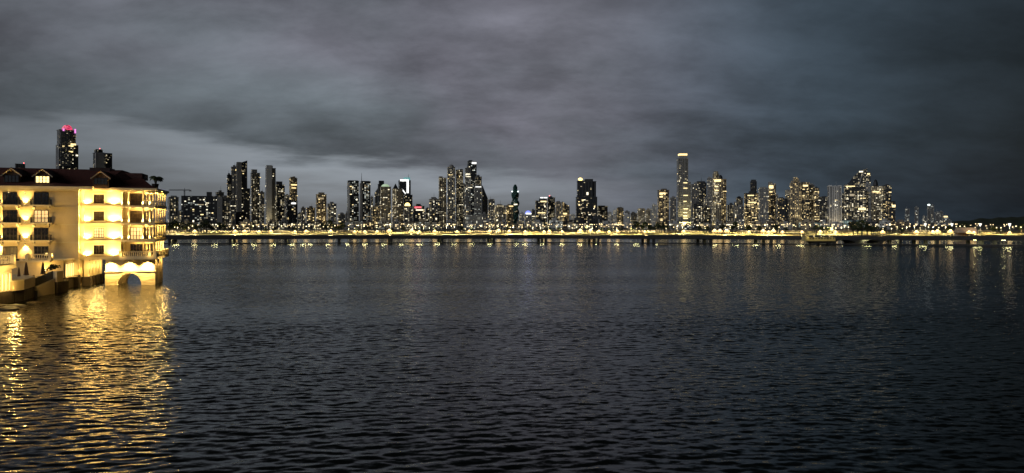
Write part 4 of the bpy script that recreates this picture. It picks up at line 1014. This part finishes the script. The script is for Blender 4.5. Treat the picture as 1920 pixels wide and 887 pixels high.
# left wing: french doors behind shallow iron balconies
rows_l = [(360, 384.3), (394, 417.6), (427.3, 451), (462, 484.5)]
glL = [[M_glass, M_glass], [M_glass, E_room], [M_glass, M_glass], [M_dimgl, M_glass]]
BAL = [(-31, -4), (5, 32.6), (64, 91)]
for i, (ya, yb) in enumerate(rows_l):
    for j, (pa, pb) in enumerate(BAL):
        window(pa, pb, zl(yb) + .05, zl(ya), LW, 4, 3, M_glass if j == 0 else glL[i][j - 1], False, 'french_door')
def iron_balcony(pa, pb, z):
    a0, a1 = ha(pa, LW) - .35, ha(pb, LW) + .55; bf = LW - .95
    sl = MB().box(a0 - .15, a1 + .15, bf - .15, LW - .003, z - .22, z + .02)
    o = MB().box(a0, a1, bf - .02, bf + .02, z + 1.0, z + 1.06).box(a0, a1, bf - .02, bf + .02, z + .1, z + .14)
    n = 24
    for i in range(n + 1):
        x = a0 + (a1 - a0) * i / n; o.box(x - .014, x + .014, bf - .012, bf + .012, z + .021, z + 1.0)
    for x in (a0, a1):
        o.box(x - .02, x + .02, bf + .021, LW - .004, z + 1.0, z + 1.06)
        for k in range(7): o.box(x - .014, x + .014, bf + .1 + k * .12, bf + .128 + k * .12, z + .021, z + 1.0)
    s = sl.build('balcony', M_trim, hotel)
    o.build('railing', M_iron, s)
    for t in (.12, .88):
        x = a0 + (a1 - a0) * t
        MB().extr([(LW - .004, z - .8), (LW - .004, z - .223), (bf, z - .223), (bf + .1, z - .4)], 'x', x - .12, x + .12).build('bracket', M_trim, s)
for i in range(3):
    for (pa, pb) in BAL: iron_balcony(pa, pb, zl(rows_l[i][1]))
def balustrade(pts, z0, h, name='balustrade', m=M_trim, parent=None, step=.34):
    """stone balusters between a base and a hand rail, along facade points"""
    b = MB()
    for (p, q_) in zip(pts, pts[1:]):
        p = Vector(p); q_ = Vector(q_); d = (q_ - p); L = d.length; d.normalize(); nrm = Vector((-d.y, d.x)) * .14
        for (za, zb) in ((z0, z0 + .16), (z0 + h - .16, z0 + h)):
            b.prism([tuple(p - nrm), tuple(q_ - nrm), tuple(q_ + nrm), tuple(p + nrm)], za, zb)
        n = max(1, int(L / step))
        for i in range(n):
            c = p + d * (L * (i + .5) / n)
            b.lathe(c.x, c.y, [(.07, z0 + .162), (.115, z0 + .3), (.06, z0 + h * .6), (.09, z0 + h - .162)], 6)
    for p in pts: b.box(p[0] - .24, p[0] + .24, p[1] - .24, p[1] + .24, z0 - .02, z0 + h + .1)
    return b.build(name, m, parent or hotel)
# podium below the left wing with its stone balcony
PA0, PA1, PB0 = A_J - 14.5, A_J - 0.9, -7.6
hb('podium', M_wall, (PA0 - 12, PA1, PB0, LW + .49, 2.15, 5.2))
hb('podium_roof', M_trim, (PA0 - 12.2, PA1 + .25, PB0 - .3, LW - .01, 5.203, 5.40))
a_b0, a_b1 = ha(54, PB0), ha(97, PB0)
bx = hb('balcony', M_trim, (a_b0 - .1, a_b1 + .1, PB0 - 1.2, PB0 - .31, 5.05, 5.38))
balustrade([(a_b0, PB0 - .3), (a_b0, PB0 - 1.0), (a_b1, PB0 - 1.0), (a_b1, PB0 - .3)], 5.385, 1.15, parent=hotel)
# lit hall opening in the podium side wall
def lit_hall():
    b0, b1 = -7.0, -.2
    f = MB().box(PA1 + .002, PA1 + .16, b0, b1, 4.55, 4.9).box(PA1 + .002, PA1 + .2, b0, b1, 2.0, 2.2)
    n = 6
    for i in range(n + 1):
        y = b0 + (b1 - b0) * i / n; f.box(PA1 + .002, PA1 + .22, y - .13, y + .13, 2.2, 4.55)
    o = f.build('window', M_trim, hotel)
    MB().box(PA1 + .001, PA1 + .06, b0, b1, 2.2, 4.55).build('pane', E_hall, o)
    for y in (-6.5, -4.5, -2.5, -.8): light('POINT', 'hall_light', (PA1 + 1.0, y, 3.0), 60, AMB, hotel, .3)
lit_hall()
hb('plinth', M_plinth, (PA0 - 12, PA1 + .12, PB0 - .1, 12, -2, 2.0))
hb('corner_pillar', M_plinth, (A_J - 1.0, A_J + .05, LW - .1, LW + 1.2, -2, 2.2))
hb('corner_pillar', M_wall, (A_J - .9, A_J - .03, LW, LW + 1.1, 2.203, 5.41))
# right section windows
rows_r = [(364.8, 381.7), (396.5, 413.7), (428, 445.4), (459.5, 476.4)]
gR = [M_dimgl, M_dimgl, E_room, M_glass]
for i, (ya, yb) in enumerate(rows_r): window(176, 195.3, zr(yb), zr(ya), 0, 4, 3, gR[i])
doors_r = [(364.8, 386), (396, 417), (426.8, 449), (457.8, 480)]
gD = [M_dimgl, M_dimgl, E_room, M_glass]
for i, (ya, yb) in enumerate(doors_r): window(244.5, 267.3, LED[i] + .12, LED[i] + 2.55, 2.0, 4, 3, gD[i], False, 'french_door')
# side wall doors
for i in range(4):
    for y in (3.5, 6.6, 9.7, 12.2):
        f = MB().box(-2.19, -2.06, y - .9, y + .9, LED[i] + .12, LED[i] + 2.5); o = f.build('french_door', M_wood, hotel)
        MB().box(-2.055, -2.03, y - .75, y + .75, LED[i] + .3, LED[i] + 2.35).build('pane', E_room if (i + y) % 4 == 0 else M_glass, o)
# loggia columns on front and side
def column(a, b, z0, z1, r=.17):
    return MB().box(a - r * 1.5, a + r * 1.5, b - r * 1.5, b + r * 1.5, z0, z0 + .25).lathe(a, b, [(r, z0 + .253), (r * .95, z0 + .6), (r * .8, z1 - .35), (r * 1.2, z1 - .2)], 10).box(a - r * 1.5, a + r * 1.5, b - r * 1.5, b + r * 1.5, z1 - .197, z1 - .004).build('column', M_trim, hotel)
tops = [EAVE - .3] + [z - .28 for z in LED[:3]]
COLS = [ha(px, 0) for px in (228.8, 241.7, 268.2, 280.9)] + [-.02]
for i in range(3):
    for a in COLS: column(a, -.1, LED[i] + .10, tops[i])
    for y in (2.6, 5.2, 7.8, 10.4, 13.1): column(.0, y, LED[i] + .10, tops[i])
for a in (COLS[0], COLS[-1]): column(a, 1.0, LED[3] + .10, tops[3])
for y in (2.6, 5.2, 7.8, 10.4, 13.1): column(-.4, y, LED[3] + .10, tops[3])
# light railings of the loggias
for i in range(3):
    o = MB().box(COLS[0], .1, -.28, -.24, LED[i] + .95, LED[i] + 1.0).box(.1, .14, -.2, 13.2, LED[i] + .95, LED[i] + 1.0)
    for k in range(28): x = COLS[0] + (0.1 - COLS[0]) * k / 27; o.box(x - .012, x + .012, -.27, -.25, LED[i] + .10, LED[i] + .95)
    o.build('railing', M_iron, hotel)
# terrace on the first storey with stone balustrade
hb('terrace_floor', M_trim, (COLS[0] - .2, .75, -1.5, -.46, 5.02, 5.5), (.36, .75, -.455, 13.4, 5.02, 5.5))
balustrade([(COLS[0], -.6), (COLS[0], -1.25), (ha(281, -1.25), -1.25), (.5, -1.25), (.5, 3.3), (.5, 6.6), (.5, 9.9), (.5, 13.1)], 5.5, 1.1)
for k in range(5):
    a = COLS[0] + .6 + k * 1.5; MB().extr([(-.45, 4.3), (-.45, 5.017), (-1.35, 5.017), (-1.3, 4.8)], 'x', a - .15, a + .15).build('bracket', M_trim, hotel)
# arched stone base standing in the water
def arched_base():
    aL, aR = ha(197, 0), ha(289, 0) + .2; ac = (ha(220.6, 0) + ha(265, 0)) / 2; rx = (ha(265, 0) - ha(220.6, 0)) / 2
    def arch(rx, h): return [(ac - rx, -2)] + [(ac - rx * math.cos(t * math.pi / 16), h * math.sin(t * math.pi / 16)) for t in range(17)] + [(ac + rx, -2)]
    for k, (b0, b1) in enumerate(((.02, 1.1), (2.8, 3.3), (4.8, 5.3), (6.6, 7.1), (8.1, 8.6))):
        ar = arch(rx, 2.35) if k == 0 else arch(rx * .97, 2.3)
        top = 2.6 if k == 0 else 4.98
        poly = [(aL, -2)] + ar + [(aR, -2), (aR, top), (aL, top)]
        MB().extr(poly, 'y', b0, b1).build('arch_wall' if k == 0 else 'arch_rib', M_stone, hotel)
    hb('upper_wall', M_stone, (aL + .05, aR - .05, .12, 1.0, 2.76, 4.99))
    hb('string_course', M_trim, (aL - .1, aR + .1, -.1, 1.05, 2.603, 2.757))
    # voussoirs of the arch
    v = MB(); n = 13
    for i in range(n):
        t0 = math.pi * (i + .05) / n; t1 = math.pi * (i + .95) / n
        v.extr([(ac - rx * math.cos(t0), 2.35 * math.sin(t0)), (ac - rx * math.cos(t1), 2.35 * math.sin(t1)), (ac - (rx + .38) * math.cos(t1), 2.72 * math.sin(t1) - .02 * i * 0), (ac - (rx + .38) * math.cos(t0), 2.72 * math.sin(t0))], 'y', -.05, .016) if 2.72 * max(math.sin(t0), math.sin(t1)) < 2.6 else v.extr([(ac - rx * math.cos(t0), 2.35 * math.sin(t0)), (ac - rx * math.cos(t1), 2.35 * math.sin(t1)), (ac - (rx + .2) * math.cos(t1), 2.59), (ac - (rx + .2) * math.cos(t0), 2.59)], 'y', -.05, .016)
    v.build('arch_ring', M_stone, hotel)
    # side of the base: square posts in a row
    for y in (1.7, 3.2, 4.7, 6.2, 7.7):
        hb('pile', M_stone, (aR - .9, aR - .02, y, y + .9, -2, 4.98))
    hb('ceiling', M_wall, (A_J, .3, .02, 13, 4.992, 5.0 - .003))
    for y in (1.9, 4.0, 6.0): light('POINT', 'arch_light', (ac, y, 2.8), 110, AMB, hotel, .2)
    for y in (1.2, 4.0, 6.7): light('POINT', 'side_light', (aR + .75, y, 4.5), 130, AMB, hotel, .15)
arched_base()
# lit posts of the passage under the right section
for k in range(5):
    b = .6 + 2.45 * k; a = A_J + .85
    hb('passage_post', M_trim, (a - .42, a + .42, b, b + .8, 1.7, 4.985))
    hb('passage_foot', M_plinth, (a - .7, a + .75, b - .3, b + 1.1, -2, 1.697))
    light('POINT', 'passage_light', (a + .9, b - .9, 3.6), 150, AMB, hotel, .2)
hb('passage_wall', M_wall, (A_J - .3, A_J + .2, LW + 1.3, 13, 1.7, 4.98))
# roof -----------------------------------------------------------
def roof():
    zE = EAVE + .5; bF = LW - .9
    def tri(name, vs, fs, m=M_tile):
        b = MB(); b.v = [tuple(v) for v in vs]; b.f = fs; return b.build(name, m, hotel)
    zR = ZY(314, 146.5); bR = 6.0; aEnd = ha(262, bR); zR2 = ZY(317.5, 149)
    aE = 0.35
    v = [(-46, bF, zE), (ha(174, bF), bF, zE), (ha(174, bF), -.85, zE - .06), (aE, -.85, zE - .06), (-4.2, 14.0, zE - .06), (-46, 14.0, zE),
         (-46, bR, zR), (aEnd - 3.2, bR, zR2), (aEnd, bR + 1.2, ZY(330, 150)), (aEnd - 3.2, 11, zR2), (-46, 11, zR)]
    f = [(0, 1, 2, 3, 8, 7, 6), (3, 4, 9, 8), (8, 9, 7), (6, 7, 9, 10), (10, 9, 4, 5)]
    b = MB(); b.v = v; b.f = f; o = b.build('roof', M_tile, hotel)
    hb('lift_house', mat('dark_roof_box', (0.06, 0.03, 0.025)), (ha(169, bR), ha(207, bR), bR - .5, bR + 4, zR - 1.2, ZY(313.2, 148)), parent=o)
    hb('ridge_block', M_tile, (ha(232, bR), ha(267, bR), bR - .3, bR + 6, ZY(334, 149), ZY(322.8, 149)), parent=o)
    hb('chimney', mat('dark_roof_box', (0.06, 0.03, 0.025)), (ha(267, bR) + .003, ha(270.5, bR), bR, bR + 1, ZY(336, 149), ZY(326, 149)), parent=o)
    for px, yp, lit in ((22, 315, False), (80, 316.8, True), (189, 320.6, False)):
        b0 = -1.0; a0, zp = hp(px, yp, b0); hw = 1.62; zs = zp - 1.32; zb = zE - .2
        d = MB().extr([(a0 - hw + .2, zb), (a0 + hw - .2, zb), (a0 + hw - .2, zs), (a0, zp - .16), (a0 - hw + .2, zs)], 'y', b0, 5.0).build('dormer', mat('dormer_boards', (0.11, 0.06, 0.035)), hotel)
        t = MB(); th = .17
        for s in (-1, 1):
            t.extr([(a0, zp), (a0, zp - th * 1.2), (a0 + s * (hw + .1), zs - th * 1.2 - .08), (a0 + s * (hw + .1), zs - .08)], 'y', b0 - .3, b0 - .003)
        t.build('bargeboard', M_trim, d)
        r_2 = MB()
        for s in (-1, 1): r_2.extr([(a0, zp + .12), (a0, zp + .01), (a0 + s * (hw + .15), zs - .06), (a0 + s * (hw + .15), zs + .05)], 'y', b0 - .35, 6)
        r_2.build('dormer_roof', M_tile, d)
        w = MB()
        for k in range(5): x = a0 - 1.15 + k * .575; w.box(x - .06, x + .06, b0 - .1, b0 - .003, zs - 1.25, zs - .1)
        w.box(a0 - 1.2, a0 + 1.2, b0 - .1, b0 - .003, zs - 1.34, zs - 1.253); w.box(a0 - 1.2, a0 + 1.2, b0 - .1, b0 - .003, zs - .097, zs - .02); w.box(a0 - 1.15, a0 + 1.15, b0 - .09, b0 - .004, zs - .72, zs - .68)
        o2 = w.build('dormer_window', M_wood, d)
        if True: MB().box(a0 - 1.1, a0 + 1.1, b0 - .03, b0 - .002, zs - 1.25, zs - .1).build('pane', E_hall if lit else M_glass, d)
roof()
# wall lamps ----------------------------------------------------
def uplamp(a, b, z, pw, sz=115, up=True, r=.12, off=.45, colr=AMB, aim=None):
    f = MB().lathe(a, b - off, [(.07, z), (.12, z + .1), (.13, z + .2)], 8) if up else MB().lathe(a, b - off, [(.13, z), (.12, z + .1), (.06, z + .2)], 8)
    f.box(a - .03, a + .03, b - off, b - .004, z + .04, z + .1)
    o = f.build('wall_lamp', M_steel, hotel)
    zz = z + .21 if up else z - .012
    MB().lathe(a, b - off, [(.095, zz - .005), (.095, zz + .005)], 8).build('bulb', E_bulb, o)
    light('SPOT', 'lamp_beam', (a, b - off, z + .3 if up else z - .1), pw, colr, o, r, aim or ((0, .28, 1) if up else (0, .28, -1)), R(sz), .7)
for px, b0 in ((48, LW), (2, LW)):
    a = ha(px, LW)
    for i in range(3): uplamp(a, LW, zl(rows_l[i][1] + 1) + .0, 2000, 85, off=.42)
    uplamp(a, LW, zl(458), 2000, 85, up=False, off=.42)
uplamp(ha(48, LW), LW, EAVE - 1.0, 60, 100, up=True); uplamp(ha(18, LW), LW, EAVE - .9, 60, up=True)
for i in range(4):
    z = LED[i] + .13
    uplamp(ha(163.5, 0), 0, z, 1300, 160, off=.45)
    uplamp(ha(213.2, 0), 0, z, 2200, 165, off=.65)
    for a_ in (-12.2, -9.9, -7.4): light('POINT', 'wall_fill', (a_, -1.15, z + 2.35), 120, AMB, hotel, .25)  # added fill points without fixtures, to even out the wall between lamps
    if i < 3:
        for a in COLS[:4]: uplamp(a, -.2, z, 800, 120, off=.2, aim=(0, .08, 1))
        light('POINT', 'loggia_light', (COLS[1] + 1.4, .7, z + 2.7), 200, AMB, hotel, .2)
        light('POINT', 'loggia_light', (-1.2, .9, z + 2.7), 260, AMB, hotel, .2)
    for y in (2.6, 5.2, 7.8, 10.4):
        light('SPOT', 'column_light', (-.35, y + .35, z + .1), 2600, AMB, hotel, .1, (-.1, -.05, 1), R(140), .7)
for a in (COLS[0] + .25, ha(281, -1.25)): light('POINT', 'terrace_light', (a, -1.9, 6.0), 35, AMB, hotel, .1)
light('POINT', 'terrace_light', (-3.0, 1.0, 8.1), 110, AMB, hotel, .2)
for y in (2, 5.5, 9, 12): light('POINT', 'terrace_light', (.15, y, 6.9), 220, AMB, hotel, .1)
for px in (208, 243, 277): uplamp(ha(px, 0), .12, 4.6, 5200, 128, up=False, off=.8, aim=(0, .35, -1))
uplamp(ha(86, PB0), PB0, 3.3, 190, 150, up=True, off=.35)

# made-up floodlights on the terrace edge, added as fill for the two fronts
for (a, b, pw, aim) in ((-20.5, -9.5, 2900, (-.05, .9, 1.0)), (-15.5, -8.5, 4200, (.6, .9, .95)), (-26, -9.5, 2900, (0, .9, 1))):
    zf = 5.9; f = MB().box(a - .22, a + .22, b - .15, b + .15, zf - .5, zf - .1).build('floodlight', M_dark, hotel)
    light('SPOT', 'fill_beam', (a, b, zf), pw, AMB, hotel, .2, aim, R(110), .8)

# ------------------------------------------------------------------ waterfront terraces before the hotel
def poly_world(pts): return [(p.x, p.y) for p in pts]
Q = lambda px, Y: Vector(((px - 960) / F * Y, Y))
def terrace():
    # parapet bastion
    root = tag(empty('terrace_bastion', (Q(45, 116).x, 116, 0)), 'white angular terrace parapet on a dark stone foot by the water', 'terrace')
    o = root.location; loc = lambda p: (p.x - o.x, p.y - o.y)
    pts = [Q(24, 113.5), Q(45.5, 116), Q(66, 122.5), Q(45, 128), Q(0, 128), Q(-30, 118)]
    MB().prism([loc(p) for p in pts], 1.75, 3.15).build('parapet', M_wall, root)
    inn = [p * .999 + Vector((0, .5)) for p in pts]
    MB().prism([loc(p) for p in pts], 3.153, 3.32).build('coping', M_trim, root)
    foot = [Q(29, 114.5), Q(45.5, 116.6), Q(65, 122.4), Q(45, 128), Q(0, 128), Q(-30, 118)]
    MB().prism([loc(p) for p in foot], -2, 1.747).build('foot', M_plinth, root)
    light('POINT', 'terrace_light', (Q(28, 111.5).x - o.x, -4.5, 4.2), 650, AMB, root, .2)
    # ramp wall and dark railing
    root = tag(empty('ramp_wall', (Q(82, 125).x, 125, 0)), 'pale sloping ramp wall topped by a dark iron railing', 'wall'); o2 = root.location
    l2 = lambda p: (p.x - o2.x, p.y - o2.y)
    p0, p1 = Q(66.5, 122.6), Q(99, 128.5); n = Vector((p1.y - p0.y, -(p1.x - p0.x))).normalized() * .3
    quad = [l2(p0 + n), l2(p1 + n), l2(p1 - n), l2(p0 - n)]
    zt = [1.55, 2.35, 2.35, 1.55]
    MB().prism(quad, -2, zt).build('wall', M_wall, root)
    MB().prism([l2(p0 + n * 1.4), l2(p1 + n * 1.4), l2(p1 - n), l2(p0 - n)], [z + .003 for z in zt], [z + .16 for z in zt]).build('coping', M_trim, root)
    b = MB(); m = 34
    for i in range(m + 1):
        t = i / m; q_ = p0.lerp(p1, t); z = 1.72 + .8 * t; x, y = l2(q_); b.box(x - .045, x + .045, y - .03, y + .03, z, z + 1.35)
    for dz in (.05, 1.3): b.bar((*l2(p0), 1.72 + dz), (*l2(p1), 2.52 + dz), .05, 5)
    b.build('railing', M_iron, root)
    fl = Q(67.5, 120.6); MB().box(fl.x - o2.x - .15, fl.x - o2.x + .15, fl.y - o2.y - .15, fl.y - o2.y + .15, -1, 1.2).build('fill_lamp_post', M_iron, root)  # added lamp with no known source, only brightens the ramp wall
    light('SPOT', 'ramp_fill', (fl.x - o2.x, fl.y - o2.y, 1.4), 900, AMB, root, .15, (.55, .9, .12), R(120), .7)
    # planter with a dark shrub
    root = tag(empty('stone_planter', (Q(100, 129.5).x, 129.5, 0)), 'pale stone planter at the top of the ramp', 'planter'); o3 = root.location
    MB().box(-.75, .75, -.2, 1.6, 1.9, 3.55).build('body', M_wall, root); MB().box(-.82, .82, -.27, 1.67, 3.553, 3.7).build('rim', M_trim, root)
    MB().box(-1.0, .9, -.3, 3, -2, 1.897).build('foot', M_plinth, root)
    sh = tag(leaf_crown(91, 1.3, .5, 260, .6).build('potted_shrub', M_leaf[0]), 'dark shrub spilling over the pale stone planter', 'shrub'); sh.location = (o3.x - .4, o3.y + .7, 3.75)
    # dark sea wall in front of the lit hall
    root = tag(empty('sea_wall', (Q(118, 135).x, 135, 0)), 'dark rough sea wall under the lit hall windows', 'wall'); o4 = root.location
    b = MB()
    for i in range(7):
        y0 = 128.8 + i * 1.9; px = 99.5 + i * 4.2; q_ = Q(px, y0); b.box(q_.x - 2.2 - o4.x, q_.x - o4.x, y0 - o4.y, y0 + 1.75 - o4.y, -2, 1.85 + .05 * (i % 2))
    b.build('blocks', M_plinth, root)
    MB().box(-3.2, -1.4, -6, 7, 1.95, 2.1).build('coping', M_trim, root)
    # terrace floor
    root = tag(MB().prism([(p.x, p.y) for p in (Q(0, 117), Q(40, 121), Q(66, 124), Q(97, 130), Q(112, 137), Q(-60, 140))], -1, 2.2).build('terrace_floor', mat('terrace_paving', (0.34, 0.27, 0.18), .8)), kind='structure')
    light('POINT', 'terrace_light', (Q(60, 132).x, 132, 3.6), 120, AMB, None, .2); light('POINT', 'terrace_light', (Q(88, 134.5).x, 134.3, 4.2), 150, AMB, None, .2)
    # pavilion
    p0, p1 = Q(-58, 105.0), Q(26.5, 114.2); d = (p1 - p0); L = d.length; ang = math.atan2(d.y, d.x)
    root = tag(empty('arcade_pavilion', (p0.x, p0.y, 0), ang), 'arched waterside pavilion with glowing openings and stone balustrade', 'pavilion')
    n = 12; bay = L / n
    MB().box(0, L, .0, 5, -2, 1.75).build('foot', M_plinth, root)
    MB().box(0, L, .62, 5, 1.753, 5.2).build('hall', M_wall, root)
    for i in range(n):
        x0 = i * bay; xc = x0 + bay / 2; rr = bay * .27
        poly = [(x0, 1.76), (xc - rr, 1.76)] + [(xc - rr * math.cos(t * math.pi / 10), 4.25 + rr * math.sin(t * math.pi / 10)) for t in range(11)] + [(xc + rr, 1.76), (x0 + bay, 1.76), (x0 + bay, 5.2), (x0, 5.2)]
        MB().extr(poly, 'y', .36, .56).build('arch', M_trim, root)
        MB().box(xc - rr, xc + rr, .563, .617, 1.9, 4.95).build('lit_door', emit('arcade_light', (1.0, .70, .26), 2.6, 'AUTO'), root)
        if i >= 6: light('POINT', 'arcade_light', (x0 + .05, -.5, 2.2), 14, AMB, root, .1)
    MB().box(-.2, L + .2, -.25, 5.2, 5.203, 5.75).build('cornice', M_trim, root)
    balustrade([(0, .1), (L * .5, .1), (L, .1), (L, 4.8)], 5.755, 1.45, parent=root, step=.4)
    for x in (L - .1, L * .5): light('POINT', 'balustrade_light', (x, -.6, 6.6), 26, AMB, root, .1)
terrace()
def umbrella(px, Y, z, top, s, label):
    c = Q(px, Y); root = tag(empty('closed_umbrella', (c.x, c.y, z)), label, 'umbrella', 'folded umbrellas on the hotel terrace')
    h = top - z
    MB().bar((0, 0, 0), (0, 0, h - .15), .035, 6).build('pole', M_wood, root)
    b = MB(); n = 12; prof = [(.30, .36), (.26, .42), (.20, .6), (.16, .75), (.10, .9), (.02, 1.0)]
    for (r_, t) in prof:
        for k in range(n):
            a = 2 * math.pi * k / n; rr = r_ * s * (1.15 if k % 2 else .75); b.v.append((rr * math.cos(a), rr * math.sin(a), h * t))
    for i in range(len(prof) - 1):
        for k in range(n): k2 = (k + 1) % n; b.f.append((i * n + k, i * n + k2, i * n + n + k2, i * n + n + k))
    b.build('canopy', mat('umbrella_cloth', (0.16, 0.10, 0.06), .9), root)
    MB().lathe(0, 0, [(.35, 0), (.35, .1), (.1, .16)], 10).build('base', M_plinth, root)
umbrella(49, 124, 2.2, 5.65, 1.25, 'folded umbrella standing behind the white bastion')
umbrella(35.5, 123, 2.2, 4.9, .8, 'shorter thin folded umbrella at the dark corner of the terrace')
umbrella(80.5, 127, 2.2, 5.55, 1.2, 'folded umbrella beside the glowing wall lamp')
def cafe_set(px, Y, label):
    c = Q(px, Y); root = tag(empty('cafe_table', (c.x, c.y, 2.2)), label, 'table')
    MB().lathe(0, 0, [(.45, .7), (.45, .75)], 12).build('tabletop', M_wood, root); MB().lathe(0, 0, [(.25, 0), (.05, .06), (.04, .695)], 8).build('leg', M_iron, root)
    for s, lab in ((-1, 'dark cafe chair left of its round table'), (1, 'dark cafe chair right of its round table')):
        r2 = tag(empty('cafe_chair', (c.x + s * .8, c.y, 2.2)), lab + label[label.index(' near'):], 'chair', 'cafe chairs on the terrace')
        MB().box(-.22, .22, -.22, .22, .42, .47).build('seat', M_wood, r2); MB().box(s * .2 - .02, s * .2 + .02, -.22, .22, .473, .95).build('backrest', M_wood, r2)
        for x in (-.19, .19):
            for y in (-.19, .19): MB().box(x - .02, x + .02, y - .02, y + .02, 0, .417).build('leg', M_iron, r2)
cafe_set(42, 124.5, 'small round cafe table near the white bastion')
cafe_set(74, 128.5, 'small round cafe table near the lit wall lamp')

# shore rocks
def rock(px, Y, sx, sy, sz, seed, label):
    c = Q(px, Y); b = MB(); n, m = 14, 8
    for i in range(m + 1):
        for k in range(n):
            t = math.pi * i / m; a = 2 * math.pi * k / n; p = Vector((math.sin(t) * math.cos(a), math.sin(t) * math.sin(a), -math.cos(t)))
            p *= 1 + .35 * mnoise.noise(p * 1.6 + Vector((seed, 0, 0))); b.v.append((p.x * sx, p.y * sy, p.z * sz))
    for i in range(m):
        for k in range(n): k2 = (k + 1) % n; b.f.append((i * n + k, i * n + k2, i * n + n + k2, i * n + n + k))
    o = tag(b.build('shore_rock', mat('wet_rock', (0.06, 0.045, 0.03), .5, bump=.8, bscale=2.5)), label, 'rock', 'rocks at the foot of the pavilion'); o.location = (c.x, c.y, 0.02)
rock(6, 104.5, 2.6, 1.4, .35, 3, 'long flat wet rock lowest at the picture edge before the pavilion')
rock(30, 108, 1.5, .9, .35, 7, 'wet rock in the water before the white bastion')
rock(68, 113.5, 1.3, .6, .22, 11, 'small dark wet rock off the ramp wall')
rock(4, 108.5, .9, .6, .3, 17, 'lump of rock close under the pavilion foot')

# palm on the roof terrace, wire mast
rp = palm(81, 1.9, 1.5); tag(rp, 'small palm at the dark roof end of the hotel', 'palm tree'); rp.location = hw_(ha(291, 2) , 2.0, EAVE + .9)
pt = tag(MB().lathe(0, 0, [(.5, 0), (.65, .8), (.7, 1.0)], 10).build('palm_pot', M_plinth), 'dark pot holding the roof palm', 'pot'); pt.location = hw_(ha(291, 2), 2.0, EAVE + .43)
